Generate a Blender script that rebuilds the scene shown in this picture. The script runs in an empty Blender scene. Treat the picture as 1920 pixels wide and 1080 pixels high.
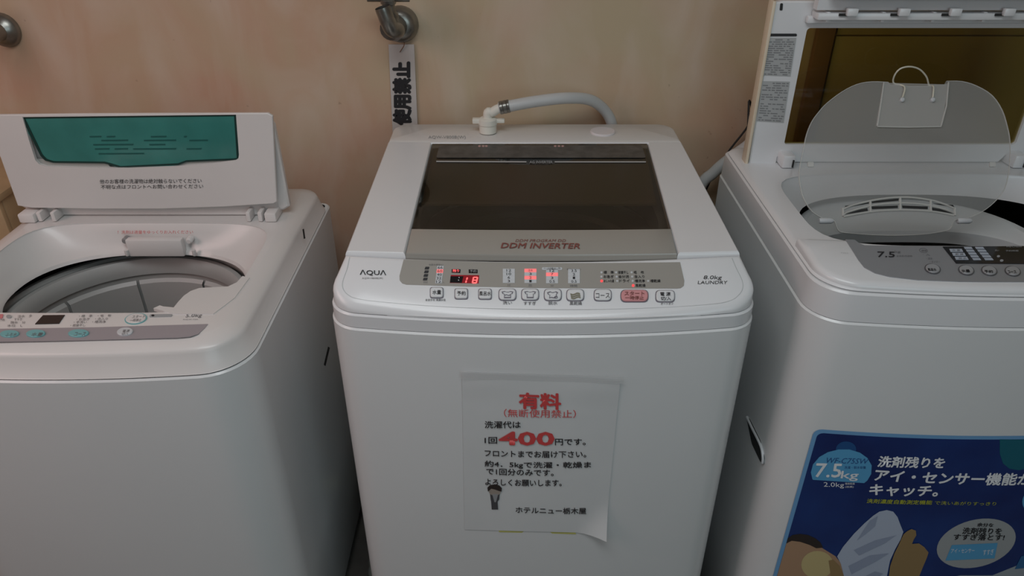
import bpy, bmesh, math, random
from mathutils import Vector, Matrix
from mathutils.geometry import delaunay_2d_cdt

random.seed(7)
S = bpy.context.scene
COL = S.collection

# ------------------------------------------------------------------ camera, world, lamps, exposure
F = 1384.0
TH = math.atan(0.607)
CT, ST = math.cos(TH), math.sin(TH)
CAMZ = 1.5
cam = bpy.data.cameras.new('camera')
cam.sensor_width = 36.0
cam.lens = F / 1920.0 * 36.0
cam.clip_start = 0.02
co = bpy.data.objects.new('camera', cam)
co.location = (0, 0, CAMZ)
co.rotation_euler = (math.pi / 2 - TH, 0, 0)
COL.objects.link(co)
S.camera = co

w = bpy.data.worlds.new('world')
S.world = w
w.use_nodes = True
w.node_tree.nodes['Background'].inputs[0].default_value = (0.55, 0.6, 0.62, 1)
w.node_tree.nodes['Background'].inputs[1].default_value = 0.06


def area(name, loc, target, sx, sy, power, color, spread=180):
    l = bpy.data.lights.new(name, 'AREA')
    l.shape = 'RECTANGLE'
    l.size, l.size_y = sx, sy
    l.energy = power
    l.color = color
    l.spread = math.radians(spread)
    o = bpy.data.objects.new(name, l)
    o.location = loc
    d = Vector(target) - Vector(loc)
    o.rotation_euler = d.to_track_quat('-Z', 'Y').to_euler()
    COL.objects.link(o)
    return o


area('ceiling_lamp_light', (-0.15, 0.15, 2.36), (0.0, 0.5, 0.0), 1.2, 0.5, 11.3, (0.92, 0.98, 1.0))
area('pink_left_light', (-1.75, 0.25, 1.75), (-0.6, 1.3, 0.9), 0.8, 0.9, 7.5, (1.0, 0.72, 0.70))  # pinkish area light added for the warm tint from the left, not a doorway
area('cool_right_light', (1.0, -1.9, 1.7), (0.2, 1.2, 0.6), 1.6, 1.2, 11.5, (0.70, 0.91, 1.0))  # bluish area light added for the cool tint from front right, not a window

S.view_settings.view_transform = 'Standard'
S.view_settings.look = 'None'
S.view_settings.gamma = 1.0
S.view_settings.use_curve_mapping = False
S.view_settings.exposure = 0.0
try:
    S.cycles.use_denoising = True
    S.cycles.max_bounces = 8
    S.cycles.transparent_max_bounces = 16
    S.cycles.sample_clamp_indirect = 4.0
except Exception:
    pass

# ------------------------------------------------------------------ geometry of view rays (used to size things against measured walls and tops)


def ray(u, v):
    a, b = (u - 960) / F, (540 - v) / F
    return Vector((a, CT + b * ST, -ST + b * CT))


CAMP = Vector((0, 0, CAMZ))


class Plane:
    def __init__(s, p, n):
        s.p, s.n = Vector(p), Vector(n).normalized()

    def hit(s, u, v):
        d = ray(u, v)
        t = (s.p - CAMP).dot(s.n) / d.dot(s.n)
        return CAMP + d * t

    def bend(s, q):
        return q


class Curved:
    """front of a machine: y = f(x)"""
    def __init__(s, f):
        s.f = f
        s.n = Vector((0, -1, 0))

    def hit(s, u, v):
        d = ray(u, v)
        y = s.f(0)
        for _ in range(8):
            t = y / d.y
            y = s.f(d.x * t)
        return CAMP + d * (y / d.y)

    def bend(s, q):
        return q


def yplane(y): return Plane((0, y, 0), (0, -1, 0))
def zplane(z): return Plane((0, 0, z), (0, 0, 1))
def xplane(x, sgn=1): return Plane((x, 0, 0), (sgn, 0, 0))


# ------------------------------------------------------------------ materials
MATS = {}


def pbr(name, col, rough=0.5, metal=0.0, coat=0.0, alpha=1.0, emit=None, estr=0.0, var=0.0, vscale=6.0, bump=0.0, bscale=40.0, spec=0.5, col2=None):
    if name in MATS:
        return MATS[name]
    m = bpy.data.materials.new(name)
    m.use_nodes = True
    nt = m.node_tree
    b = nt.nodes['Principled BSDF']
    b.inputs['Base Color'].default_value = (*col, 1)
    b.inputs['Roughness'].default_value = rough
    b.inputs['Metallic'].default_value = metal
    b.inputs['Specular IOR Level'].default_value = spec
    if coat:
        b.inputs['Coat Weight'].default_value = coat
        b.inputs['Coat Roughness'].default_value = 0.12
    if alpha < 1:
        b.inputs['Alpha'].default_value = alpha
    if emit:
        b.inputs['Emission Color'].default_value = (*emit, 1)
        b.inputs['Emission Strength'].default_value = estr
    if var or bump:
        tc = nt.nodes.new('ShaderNodeTexCoord')
        nz = nt.nodes.new('ShaderNodeTexNoise')
        nz.inputs['Scale'].default_value = vscale
        nz.inputs['Detail'].default_value = 5
        nt.links.new(tc.outputs['Object'], nz.inputs['Vector'])
        if var:
            rp = nt.nodes.new('ShaderNodeValToRGB')
            c2 = col2 or tuple(c * (1 - var) for c in col)
            rp.color_ramp.elements[0].position = 0.35
            rp.color_ramp.elements[1].position = 0.68
            rp.color_ramp.elements[0].color = (*c2, 1)
            rp.color_ramp.elements[1].color = (*col, 1)
            nt.links.new(nz.outputs['Fac'], rp.inputs['Fac'])
            nt.links.new(rp.outputs['Color'], b.inputs['Base Color'])
        if bump:
            n2 = nt.nodes.new('ShaderNodeTexNoise')
            n2.inputs['Scale'].default_value = bscale
            n2.inputs['Detail'].default_value = 6
            nt.links.new(tc.outputs['Object'], n2.inputs['Vector'])
            bp = nt.nodes.new('ShaderNodeBump')
            bp.inputs['Strength'].default_value = bump
            bp.inputs['Distance'].default_value = 0.004
            nt.links.new(n2.outputs['Fac'], bp.inputs['Height'])
            nt.links.new(bp.outputs['Normal'], b.inputs['Normal'])
    MATS[name] = m
    return m


def tinted(name, tint, refl=0.06, rough=0.03):
    """tinted see-through plastic pane with a gloss"""
    m = bpy.data.materials.new(name)
    m.use_nodes = True
    nt = m.node_tree
    nt.nodes.clear()
    out = nt.nodes.new('ShaderNodeOutputMaterial')
    tr = nt.nodes.new('ShaderNodeBsdfTransparent')
    tr.inputs[0].default_value = (*tint, 1)
    gl = nt.nodes.new('ShaderNodeBsdfGlossy')
    gl.inputs['Roughness'].default_value = rough
    fr = nt.nodes.new('ShaderNodeFresnel')
    fr.inputs[0].default_value = 1.5
    mx = nt.nodes.new('ShaderNodeMixShader')
    geo = nt.nodes.new('ShaderNodeNewGeometry')
    sub = nt.nodes.new('ShaderNodeMath')
    sub.operation = 'SUBTRACT'
    sub.inputs[0].default_value = 1.0
    nt.links.new(geo.outputs['Backfacing'], sub.inputs[1])
    mu = nt.nodes.new('ShaderNodeMath')
    mu.operation = 'MULTIPLY'
    nt.links.new(fr.outputs[0], mu.inputs[0])
    nt.links.new(sub.outputs[0], mu.inputs[1])
    nt.links.new(mu.outputs[0], mx.inputs[0])
    nt.links.new(tr.outputs[0], mx.inputs[1])
    nt.links.new(gl.outputs[0], mx.inputs[2])
    nt.links.new(mx.outputs[0], out.inputs[0])
    MATS[name] = m
    return m


WHITE = pbr('white_enamel', (0.72, 0.735, 0.74), 0.32, coat=0.25, var=0.03, vscale=3)
WHITE_P = pbr('white_plastic', (0.74, 0.75, 0.765), 0.3, coat=0.2, var=0.02, vscale=4)
WARMW = pbr('aged_white_plastic', (0.70, 0.675, 0.66), 0.34, coat=0.15, var=0.05, vscale=5)
CREAM = pbr('cream_plastic', (0.72, 0.70, 0.63), 0.45)
BEIGE = pbr('champagne_grey_plastic', (0.33, 0.315, 0.285), 0.3, coat=0.4)
LGREY = pbr('light_grey_plastic', (0.45, 0.45, 0.45), 0.4)
GREY = pbr('panel_grey_plastic', (0.33, 0.34, 0.36), 0.35, metal=0.3)
MAUVE = pbr('mauve_grey_film', (0.33, 0.30, 0.32), 0.4)
TUBG = pbr('tub_grey_plastic', (0.42, 0.42, 0.41), 0.45, var=0.12, vscale=9)
STEEL = pbr('tub_steel', (0.36, 0.35, 0.34), 0.33, metal=0.9)
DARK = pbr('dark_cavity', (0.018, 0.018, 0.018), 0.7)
BLACK = pbr('black_print', (0.015, 0.015, 0.018), 0.5)
BLACKG = pbr('black_display', (0.012, 0.012, 0.014), 0.08)
GPRINT = pbr('grey_print', (0.16, 0.16, 0.17), 0.5)
LPRINT = pbr('pale_grey_print', (0.34, 0.35, 0.36), 0.5)
RED = pbr('red_print', (0.62, 0.07, 0.07), 0.5)
DRED = pbr('dark_red_print', (0.23, 0.075, 0.065), 0.5)
PINKK = pbr('pink_key', (0.62, 0.28, 0.29), 0.35)
REDLIT = pbr('red_led', (0.6, 0.03, 0.04), 0.4, emit=(1.0, 0.10, 0.10), estr=0.75)
REDDIG = pbr('red_led_digit', (0.6, 0.05, 0.05), 0.4, emit=(1.0, 0.16, 0.16), estr=1.0)
PINKLIT = pbr('pink_lit_window', (0.7, 0.2, 0.2), 0.4, emit=(1.0, 0.17, 0.17), estr=0.55)
CLEARK = pbr('pale_window_print', (0.56, 0.58, 0.60), 0.35)
TEALB = pbr('teal_key', (0.17, 0.42, 0.44), 0.3)
WHITEPR = pbr('white_print', (0.8, 0.82, 0.85), 0.5)
PAPER = pbr('paper', (0.66, 0.675, 0.68), 0.75, var=0.03, vscale=12)
TAPE = pbr('yellow_tape', (0.55, 0.53, 0.16), 0.5)
CTAPE = pbr('clear_tape', (0.66, 0.66, 0.66), 0.15, alpha=0.25)
CHROME = pbr('worn_chrome', (0.36, 0.35, 0.32), 0.32, metal=0.85, var=0.5, vscale=25)
HOSE = pbr('grey_hose', (0.52, 0.53, 0.53), 0.4)
FROST = pbr('frosted_clear_plastic', (0.46, 0.47, 0.46), 0.3, alpha=0.46)
FROSTE = pbr('frosted_edge', (0.62, 0.62, 0.59), 0.3, alpha=0.7)
FROSTL = pbr('frosted_light', (0.72, 0.72, 0.70), 0.3, alpha=0.35)
TEAL = pbr('teal_window', (0.055, 0.265, 0.235), 0.12, alpha=0.9, coat=0.5, var=0.2, vscale=14)
SMOKE = tinted('smoked_pane', (0.40, 0.36, 0.31))
AMBER = tinted('brown_tinted_pane', (0.66, 0.62, 0.40))
BROWNREFL = pbr('brown_wall_reflection', (0.115, 0.085, 0.05), 0.4)  # brown of the wall's reflection, put into a base colour
BLUE = pbr('blue_sticker', (0.012, 0.045, 0.20), 0.3, coat=0.3, var=0.5, vscale=5, col2=(0.006, 0.018, 0.11))
LBLUE = pbr('pale_blue_sticker', (0.16, 0.36, 0.62), 0.35)
CYANB = pbr('blue_bubble', (0.10, 0.36, 0.62), 0.35)
DTEAL = pbr('teal_bubble', (0.01, 0.12, 0.17), 0.35)
YELPR = pbr('yellow_print', (0.45, 0.47, 0.05), 0.5)
SKIN = pbr('skin_print', (0.42, 0.26, 0.16), 0.5)
SKIND = pbr('hand_print', (0.30, 0.20, 0.09), 0.5)
HAIR = pbr('hair_print', (0.03, 0.022, 0.02), 0.5)
TOWEL = pbr('towel_print', (0.44, 0.50, 0.62), 0.5)
CREAMPR = pbr('cream_print', (0.55, 0.45, 0.22), 0.5)
WOOD = pbr('tan_wood', (0.52, 0.36, 0.20), 0.55, var=0.3, vscale=8)
PLY = pbr('plywood', (0.50, 0.40, 0.20), 0.5, var=0.25, vscale=3)
PLYD = pbr('brown_batten', (0.30, 0.17, 0.10), 0.55, var=0.3, vscale=8)
FLOORM = pbr('grey_floor', (0.13, 0.12, 0.11), 0.6, var=0.3, vscale=12)
CEILM = pbr('ceiling_paint', (0.55, 0.53, 0.50), 0.8)
RUBBER = pbr('black_rubber', (0.02, 0.02, 0.02), 0.6)


def wall_mat():
    m = bpy.data.materials.new('stained_plaster')
    m.use_nodes = True
    nt = m.node_tree
    b = nt.nodes['Principled BSDF']
    b.inputs['Roughness'].default_value = 0.75
    tc = nt.nodes.new('ShaderNodeTexCoord')

    def noise(sc, det=5, dis=0.0, scl=None):
        n = nt.nodes.new('ShaderNodeTexNoise')
        n.inputs['Scale'].default_value = sc
        n.inputs['Detail'].default_value = det
        n.inputs['Distortion'].default_value = dis
        if scl:
            mp = nt.nodes.new('ShaderNodeMapping')
            mp.inputs['Scale'].default_value = scl
            nt.links.new(tc.outputs['Object'], mp.inputs[0])
            nt.links.new(mp.outputs[0], n.inputs['Vector'])
        else:
            nt.links.new(tc.outputs['Object'], n.inputs['Vector'])
        return n

    def ramp(n, p0, c0, p1, c1):
        r = nt.nodes.new('ShaderNodeValToRGB')
        r.color_ramp.elements[0].position = p0
        r.color_ramp.elements[0].color = (*c0, 1)
        r.color_ramp.elements[1].position = p1
        r.color_ramp.elements[1].color = (*c1, 1)
        nt.links.new(n.outputs['Fac'], r.inputs['Fac'])
        return r
    base = ramp(noise(3.0, 7, 0.5), 0.36, (0.53, 0.335, 0.235), 0.64, (0.50, 0.405, 0.27))
    drip = ramp(noise(7.0, 8, 0.8, (1.2, 1, 0.5)), 0.45, (0, 0, 0), 0.72, (1, 1, 1))
    mx = nt.nodes.new('ShaderNodeMixRGB')
    mx.inputs['Color2'].default_value = (0.60, 0.50, 0.41, 1)
    mul = nt.nodes.new('ShaderNodeMath')
    mul.operation = 'MULTIPLY'
    mul.inputs[1].default_value = 0.6
    nt.links.new(drip.outputs[0], mul.inputs[0])
    nt.links.new(mul.outputs[0], mx.inputs['Fac'])
    nt.links.new(base.outputs[0], mx.inputs['Color1'])
    # small dark specks
    sp = ramp(noise(38, 2), 0.74, (0, 0, 0), 0.80, (1, 1, 1))
    mx2 = nt.nodes.new('ShaderNodeMixRGB')
    mx2.inputs['Color2'].default_value = (0.14, 0.08, 0.05, 1)
    mul2 = nt.nodes.new('ShaderNodeMath')
    mul2.operation = 'MULTIPLY'
    mul2.inputs[1].default_value = 0.6
    nt.links.new(sp.outputs[0], mul2.inputs[0])
    nt.links.new(mul2.outputs[0], mx2.inputs['Fac'])
    nt.links.new(mx.outputs[0], mx2.inputs['Color1'])
    nt.links.new(mx2.outputs[0], b.inputs['Base Color'])
    bp = nt.nodes.new('ShaderNodeBump')
    bp.inputs['Strength'].default_value = 0.25
    bp.inputs['Distance'].default_value = 0.004
    nt.links.new(noise(9, 6).outputs['Fac'], bp.inputs['Height'])
    nt.links.new(bp.outputs['Normal'], b.inputs['Normal'])
    return m


WALLM = wall_mat()

# ------------------------------------------------------------------ object helpers
def tessellate_polygon(polys):
    """triangles filling the even-odd inside of closed loops (indices run through all loops)"""
    pts, edges = [], []
    for pl in polys:
        b = len(pts)
        n = len(pl)
        pts += [Vector((p[0], p[1])) for p in pl]
        edges += [(b + i, b + (i + 1) % n) for i in range(n)]
    vo, eo, fo, ov, oe, of = delaunay_2d_cdt(pts, edges, [], 0, 1e-7)
    out = []
    for f in fo:
        cx = sum(vo[i][0] for i in f) / 3
        cy = sum(vo[i][1] for i in f) / 3
        ins = False
        for a, b in edges:
            (x0, y0), (x1, y1) = pts[a], pts[b]
            if (y0 > cy) != (y1 > cy) and cx < (x1 - x0) * (cy - y0) / (y1 - y0) + x0:
                ins = not ins
        if ins and all(ov[i] for i in f):
            t = tuple(ov[i][0] for i in f)
            if len(set(t)) == 3:
                out.append(t)
    return out




def thing(name, label, cat, loc=(0, 0, 0), group=None):
    o = bpy.data.objects.new(name, None)
    o.empty_display_size = 0.05
    COL.objects.link(o)
    o.location = loc
    o['label'] = label
    o['category'] = cat
    if group:
        o['group'] = group
    o['_base'] = [float(c) for c in loc]
    return o


def base_of(parent):
    while parent is not None:
        if '_base' in parent:
            return Vector(parent['_base'])
        parent = parent.parent
    return Vector((0, 0, 0))


def shade(bm, ang=32):
    lim = math.radians(ang)
    for f in bm.faces:
        f.smooth = True
    for e in bm.edges:
        if len(e.link_faces) == 2:
            e.smooth = e.calc_face_angle(0) < lim
        else:
            e.smooth = False


def obj(name, bm, mat, parent=None, label=None, ang=32, norm=True, mats=None):
    if norm:
        bmesh.ops.recalc_face_normals(bm, faces=bm.faces[:])
    shade(bm, ang)
    me = bpy.data.meshes.new(name)
    off = base_of(parent)
    if off.length:
        bmesh.ops.translate(bm, verts=bm.verts[:], vec=-off)
    bm.to_mesh(me)
    bm.free()
    me.materials.append(mat)
    for mm in mats or ():
        me.materials.append(mm)
    o = bpy.data.objects.new(name, me)
    COL.objects.link(o)
    if parent is not None:
        o.parent = parent
    if label:
        o['label'] = label
    return o


def tag(o, label, cat, group=None):
    o['label'] = label
    o['category'] = cat
    if group:
        o['group'] = group
    return o


def struct(name, bm, mat):
    o = obj(name, bm, mat)
    o['kind'] = 'structure'
    return o


def box(bm, x0, x1, y0, y1, z0, z1, bev=0.0, seg=2):
    vs = [bm.verts.new((x, y, z)) for z in (z0, z1) for (x, y) in ((x0, y0), (x1, y0), (x1, y1), (x0, y1))]
    fs = [(0, 3, 2, 1), (4, 5, 6, 7), (0, 1, 5, 4), (1, 2, 6, 5), (2, 3, 7, 6), (3, 0, 4, 7)]
    faces = [bm.faces.new([vs[i] for i in f]) for f in fs]
    if bev:
        es = list({e for f in faces for e in f.edges})
        bmesh.ops.bevel(bm, geom=es, offset=bev, segments=seg, affect='EDGES', profile=0.5)
    return bm


def nb(): return bmesh.new()


def loft(bm, rings, cap0=False, cap1=False, closed=True):
    V = [[bm.verts.new(p) for p in r] for r in rings]
    n = len(V[0])
    for a, b in zip(V[:-1], V[1:]):
        for i in range(n if closed else n - 1):
            j = (i + 1) % n
            try:
                bm.faces.new((a[i], a[j], b[j], b[i]))
            except ValueError:
                pass
    if cap0:
        bm.faces.new(V[0][::-1])
    if cap1:
        bm.faces.new(V[-1])
    return V


def tube(bm, pts, r, n=12, cap=True, closed=False):
    pts = [Vector(p) for p in pts]
    rs = r if isinstance(r, (list, tuple)) else [r] * len(pts)
    rings = []
    prev = None
    for i, p in enumerate(pts):
        t = (pts[min(i + 1, len(pts) - 1)] - pts[max(i - 1, 0)]).normalized()
        if prev is None:
            a = t.orthogonal().normalized()
        else:
            a = (prev - t * prev.dot(t)).normalized()
        prev = a
        b = t.cross(a)
        rings.append([p + (a * math.cos(k * 2 * math.pi / n) + b * math.sin(k * 2 * math.pi / n)) * rs[i] for k in range(n)])
    loft(bm, rings, cap, cap)
    return bm


def smooth_path(pts, k=8):
    pts = [Vector(p) for p in pts]
    P = [pts[0]] + pts + [pts[-1]]
    out = []
    for i in range(1, len(P) - 2):
        for s in range(k):
            t = s / k
            p0, p1, p2, p3 = P[i - 1:i + 3]
            out.append(0.5 * ((2 * p1) + (p2 - p0) * t + (2 * p0 - 5 * p1 + 4 * p2 - p3) * t * t + (3 * p1 - p0 - 3 * p2 + p3) * t ** 3))
    out.append(pts[-1])
    return out


def lathe(bm, c, axis, prof, n=24, cap0=True, cap1=True):
    c = Vector(c)
    ax = Vector(axis).normalized()
    a = ax.orthogonal().normalized()
    b = ax.cross(a)
    rings = [[c + ax * h + (a * math.cos(k * 2 * math.pi / n) + b * math.sin(k * 2 * math.pi / n)) * r for k in range(n)] for (r, h) in prof]
    loft(bm, rings, cap0, cap1)
    return bm


def inset2(pts, d):
    """offset a closed 2-D polygon inwards by d"""
    n = len(pts)
    ar = sum(pts[i][0] * pts[(i + 1) % n][1] - pts[(i + 1) % n][0] * pts[i][1] for i in range(n))
    sg = 1 if ar > 0 else -1
    out = []
    for i in range(n):
        p, a, b = Vector(pts[i]), Vector(pts[i - 1]), Vector(pts[(i + 1) % n])
        e1, e2 = (p - a), (b - p)
        if e1.length < 1e-9 or e2.length < 1e-9:
            out.append(p.copy())
            continue
        e1.normalize()
        e2.normalize()
        n1, n2 = Vector((-e1.y, e1.x)) * sg, Vector((-e2.y, e2.x)) * sg
        m = n1 + n2
        if m.length < 1e-6:
            m = n1
        m = m / max(0.35, m.dot(n1))
        out.append(p + m * d)
    return out


def slab(bm, outline, zf, rings, zbot, holes=(), hole_drop=0.01):
    """solid with a top surface z = zf(x,y) over a 2-D outline, rolled edges (inset, drop) from outside in, skirt down to zbot"""
    prev = None
    ring3 = []
    zb = zbot if callable(zbot) else (lambda x, y: zbot)
    ring3.append([(p[0], p[1], zb(p[0], p[1])) for p in outline])
    last = outline
    for ins, drop in rings:
        q = inset2([tuple(p) for p in outline], ins) if ins else [Vector(p) for p in outline]
        ring3.append([(p[0], p[1], zf(p[0], p[1]) - drop) for p in q])
        last = q
    V = loft(bm, ring3)
    top = V[-1]
    polys = [[Vector(v.co) for v in top]]
    allv = list(top)
    for h in holes:
        hv = [bm.verts.new((p[0], p[1], zf(p[0], p[1]))) for p in h]
        hb = [bm.verts.new((p[0], p[1], zf(p[0], p[1]) - hole_drop)) for p in h]
        n = len(hv)
        for i in range(n):
            bm.faces.new((hv[i], hv[(i + 1) % n], hb[(i + 1) % n], hb[i]))
        polys.append([Vector(v.co) for v in hv])
        allv += hv
    flat = [[Vector((p.x, p.y, 0)) for p in poly] for poly in polys]
    for t in tessellate_polygon(flat):
        try:
            bm.faces.new([allv[i] for i in t])
        except ValueError:
            pass
    return bm


def front_y(x, xc, hw, yf, bow):
    a = (x - xc) / hw
    return yf + bow * a * a


def plan(x0, x1, yf, yb, rf, rb, bow, nf=18, nc=8, ns=6):
    """closed outline seen from above, counter-clockwise, front edge bowed towards the viewer"""
    xc, hwt = (x0 + x1) / 2, (x1 - x0) / 2
    d = 0.0
    for _ in range(4):
        hw = hwt - rf * (1 - math.sin(d))
        d = math.atan(2 * bow / hwt)
    ye = front_y(xc + hw, xc, hwt, yf, bow)
    pts = []
    for i in range(nf + 1):
        x = xc - hw + 2 * hw * i / nf
        pts.append((x, front_y(x, xc, hwt, yf, bow)))
    cx, cy = xc + hw - rf * math.sin(d), ye + rf * math.cos(d)
    for i in range(1, nc + 1):
        a = -math.pi / 2 + d + (math.pi / 2 - d) * i / nc
        pts.append((cx + rf * math.cos(a), cy + rf * math.sin(a)))
    xs = cx + rf
    for i in range(1, ns):
        pts.append((xs, cy + (yb - rb - cy) * i / ns))
    for i in range(nc + 1):
        a = math.pi / 2 * i / nc
        pts.append((xs - rb + rb * math.cos(a), yb - rb + rb * math.sin(a)))
    half = pts[nf + 1:]
    for i in range(1, ns):
        x = xs - rb + (2 * xc - 2 * (xs - rb)) * i / ns
        pts.append((x, yb))
    pts += [(2 * xc - x, y) for (x, y) in half[::-1]]
    return pts


def sellipse(cx, cy, a, b, n, N=72):
    out = []
    for k in range(N):
        t = 2 * math.pi * k / N
        c, s = math.cos(t), math.sin(t)
        r = 1 / ((abs(c) / a) ** n + (abs(s) / b) ** n) ** (1 / n)
        out.append((cx + r * c, cy + r * s))
    return out


def to3(pts, z): return [(p[0], p[1], z) for p in pts]


def roundpx(pts, r, k=4):
    """round the corners of a pixel polygon"""
    out = []
    n = len(pts)
    for i in range(n):
        p, a, b = Vector(pts[i]), Vector(pts[i - 1]), Vector(pts[(i + 1) % n])
        rr = min(r, (a - p).length * .48, (b - p).length * .48)
        s = p + (a - p).normalized() * rr
        e = p + (b - p).normalized() * rr
        for j in range(k + 1):
            t = j / k
            out.append(tuple((1 - t) ** 2 * s + 2 * t * (1 - t) * p + t * t * e))
    return out


def ellpx(u, v, a, b, sk=0.0, n=28):
    return [(u + a * math.cos(t) + sk * b * math.sin(t), v - b * math.sin(t)) for t in [2 * math.pi * i / n for i in range(n)]]


def plate(bm, surf, px, h0, h1, bev=0.0):
    """thin solid standing on a surface; outline given against the surface"""
    P = [surf.hit(*p) for p in px]
    n = surf.n
    lo = [p + n * h0 for p in P]
    hi = [p + n * h1 for p in P]
    c = sum(P, Vector()) / len(P)
    rings = [lo, hi]
    if bev:
        # bevel: shrink towards centre by bev metres
        hi2 = []
        for p in hi:
            d = (c - p)
            d -= n * d.dot(n)
            hi2.append(p + d.normalized() * bev + n * bev * 0.7)
        rings.append(hi2)
    V = loft(bm, rings)
    top = V[-1]
    # tessellate in plane coordinates
    a = n.orthogonal().normalized()
    b = n.cross(a)
    flat = [Vector((v.co.dot(a), v.co.dot(b), 0)) for v in top]
    for t in tessellate_polygon([flat]):
        try:
            bm.faces.new([top[i] for i in t])
        except ValueError:
            pass
    return bm


def decal(name, surf, px, mat, parent, h=0.0008, h0=0.0, bev=0.0, label=None):
    return obj(name, plate(nb(), surf, px, h0, h, bev), mat, parent, label)


def ringpx(bm, surf, outer, inner, h0, h1):
    n = surf.n
    O = [surf.hit(*p) for p in outer]
    I = [surf.hit(*p) for p in inner]
    loft(bm, [[p + n * h0 for p in O], [p + n * h1 for p in O], [p + n * h1 for p in I], [p + n * h0 for p in I]])
    return bm


def scale_px(px, s, sv=None):
    cu = sum(p[0] for p in px) / len(px)
    cv = sum(p[1] for p in px) / len(px)
    return [(cu + (p[0] - cu) * s, cv + (p[1] - cv) * (sv or s)) for p in px]


# ---- lettering: a font outline mapped into the parallelogram P0 (baseline left), P1 (baseline right), P2 (top left)
_tc = {}


def glyphs(s, bold):
    key = (s, bold)
    if key in _tc:
        return _tc[key]
    cu = bpy.data.curves.new('lettering', 'FONT')
    cu.body = s
    cu.size = 1.0
    cu.resolution_u = 2
    cu.offset = bold
    o = bpy.data.objects.new('lettering', cu)
    COL.objects.link(o)
    bpy.context.view_layer.update()
    dg = bpy.context.evaluated_depsgraph_get()
    me = bpy.data.meshes.new_from_object(o.evaluated_get(dg))
    vs = [tuple(v.co) for v in me.vertices]
    fs = [tuple(p.vertices) for p in me.polygons]
    bpy.data.objects.remove(o)
    bpy.data.curves.remove(cu)
    bpy.data.meshes.remove(me)
    _tc[key] = (vs, fs)
    return _tc[key]


def write_bm(bm, s, surf, p0, p1, p2, bold=0.0, h=0.0006):
    heavy = bold if bold > 0.006 else 0.0
    vs, fs = glyphs(s, 0.0)
    if not vs:
        return bm
    x0, x1 = min(v[0] for v in vs), max(v[0] for v in vs)
    y0, y1 = min(v[1] for v in vs), max(v[1] for v in vs)
    A, B, C = surf.hit(*p0), surf.hit(*p1), surf.hit(*p2)
    D = surf.hit(p1[0] + p2[0] - p0[0], p1[1] + p2[1] - p0[1])
    n = surf.n
    shifts = [(0, 0)]
    if heavy:
        shifts = [(0, 0), (heavy, 0), (-heavy, 0), (0, heavy), (0, -heavy), (heavy * .7, heavy * .7), (-heavy * .7, -heavy * .7), (heavy * .7, -heavy * .7), (-heavy * .7, heavy * .7)]
    for kk, (sx, sy) in enumerate(shifts):
        V = []
        for x, y, z in vs:
            a = (x + sx - x0) / max(1e-6, x1 - x0)
            b = (y + sy - y0) / max(1e-6, y1 - y0)
            p = (A * (1 - a) + B * a) * (1 - b) + (C * (1 - a) + D * a) * b
            if isinstance(surf, Curved):
                p.y = surf.f(p.x)
            V.append(bm.verts.new(p + n * (h + kk * 0.00003)))
        for f in fs:
            try:
                bm.faces.new([V[i] for i in f])
            except ValueError:
                pass
    return bm


def write(s, surf, u0, v0, u1, hpx, mat, parent, v1=None, sk=0.0, bold=0.0, h=0.0008, name='lettering', label=None):
    """u0,v0 baseline left; u1,v1 baseline right; hpx height; sk sideways lean of the top"""
    v1 = v0 if v1 is None else v1
    bm = write_bm(nb(), s, surf, (u0, v0), (u1, v1), (u0 + sk, v0 - hpx), bold, h)
    return obj(name, bm, mat, parent, label, norm=False)


def write_many(items, surf, mat, parent, bold=0.0, h=0.0008, name='lettering', label=None):
    for it in items:
        s, u0, v0, u1, hpx = it[:5]
        v1 = it[5] if len(it) > 5 else v0
        sk = it[6] if len(it) > 6 else 0
        write(s, surf, u0, v0, u1, hpx, mat, parent, v1=v1, sk=sk, bold=bold, h=h, name=name, label=label)


# ------------------------------------------------------------------ the room
WY = 1.56
RX0, RX1, RY0, RZ = -2.0, 2.3, -2.2, 2.5
struct('wall_back', box(nb(), RX0 - .1, RX1 + .1, WY, WY + 0.1, 0, RZ), WALLM)
struct('wall_left', box(nb(), RX0 - .1, RX0, RY0, WY, 0, RZ), WALLM)
struct('wall_right', box(nb(), RX1, RX1 + .1, RY0, WY, 0, RZ), WALLM)
struct('wall_front', box(nb(), RX0 - .1, RX1 + .1, RY0 - .1, RY0, 0, RZ), WALLM)
struct('floor', box(nb(), RX0 - .1, RX1 + .1, RY0 - .1, WY + .1, -0.1, 0), FLOORM)
struct('ceiling', box(nb(), RX0 - .1, RX1 + .1, RY0 - .1, WY + .1, RZ, RZ + 0.1), CEILM)

# ------------------------------------------------------------------ shared washing machine bits


def feet(root, x0, x1, y0, y1):
    for x in (x0 + .06, x1 - .06):
        for y in (y0 + .09, y1 - .07):
            obj('foot', lathe(nb(), (x, y, 0), (0, 0, 1), [(0.022, 0), (0.024, 0.004), (0.02, 0.022), (0.014, 0.03), (0.014, 0.045)], 16), RUBBER, root)


def cabinet(root, x0, x1, yf, yb, rf, bow, z1, mat):
    P = plan(x0, x1, yf, yb, rf, 0.02, bow)
    inn = inset2(P, 0.004)
    inn2 = inset2(P, 0.012)
    bm = nb()
    loft(bm, [to3(inn2, 0.035), to3(inn, 0.036), to3(P, 0.045), to3(P, 0.3), to3(P, 0.6), to3(P, z1 - 0.0028), to3(inset2(P, 0.0027), z1), to3(inset2(P, 0.009), z1)], True, False)
    return obj('cabinet', bm, mat, root), P


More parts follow.
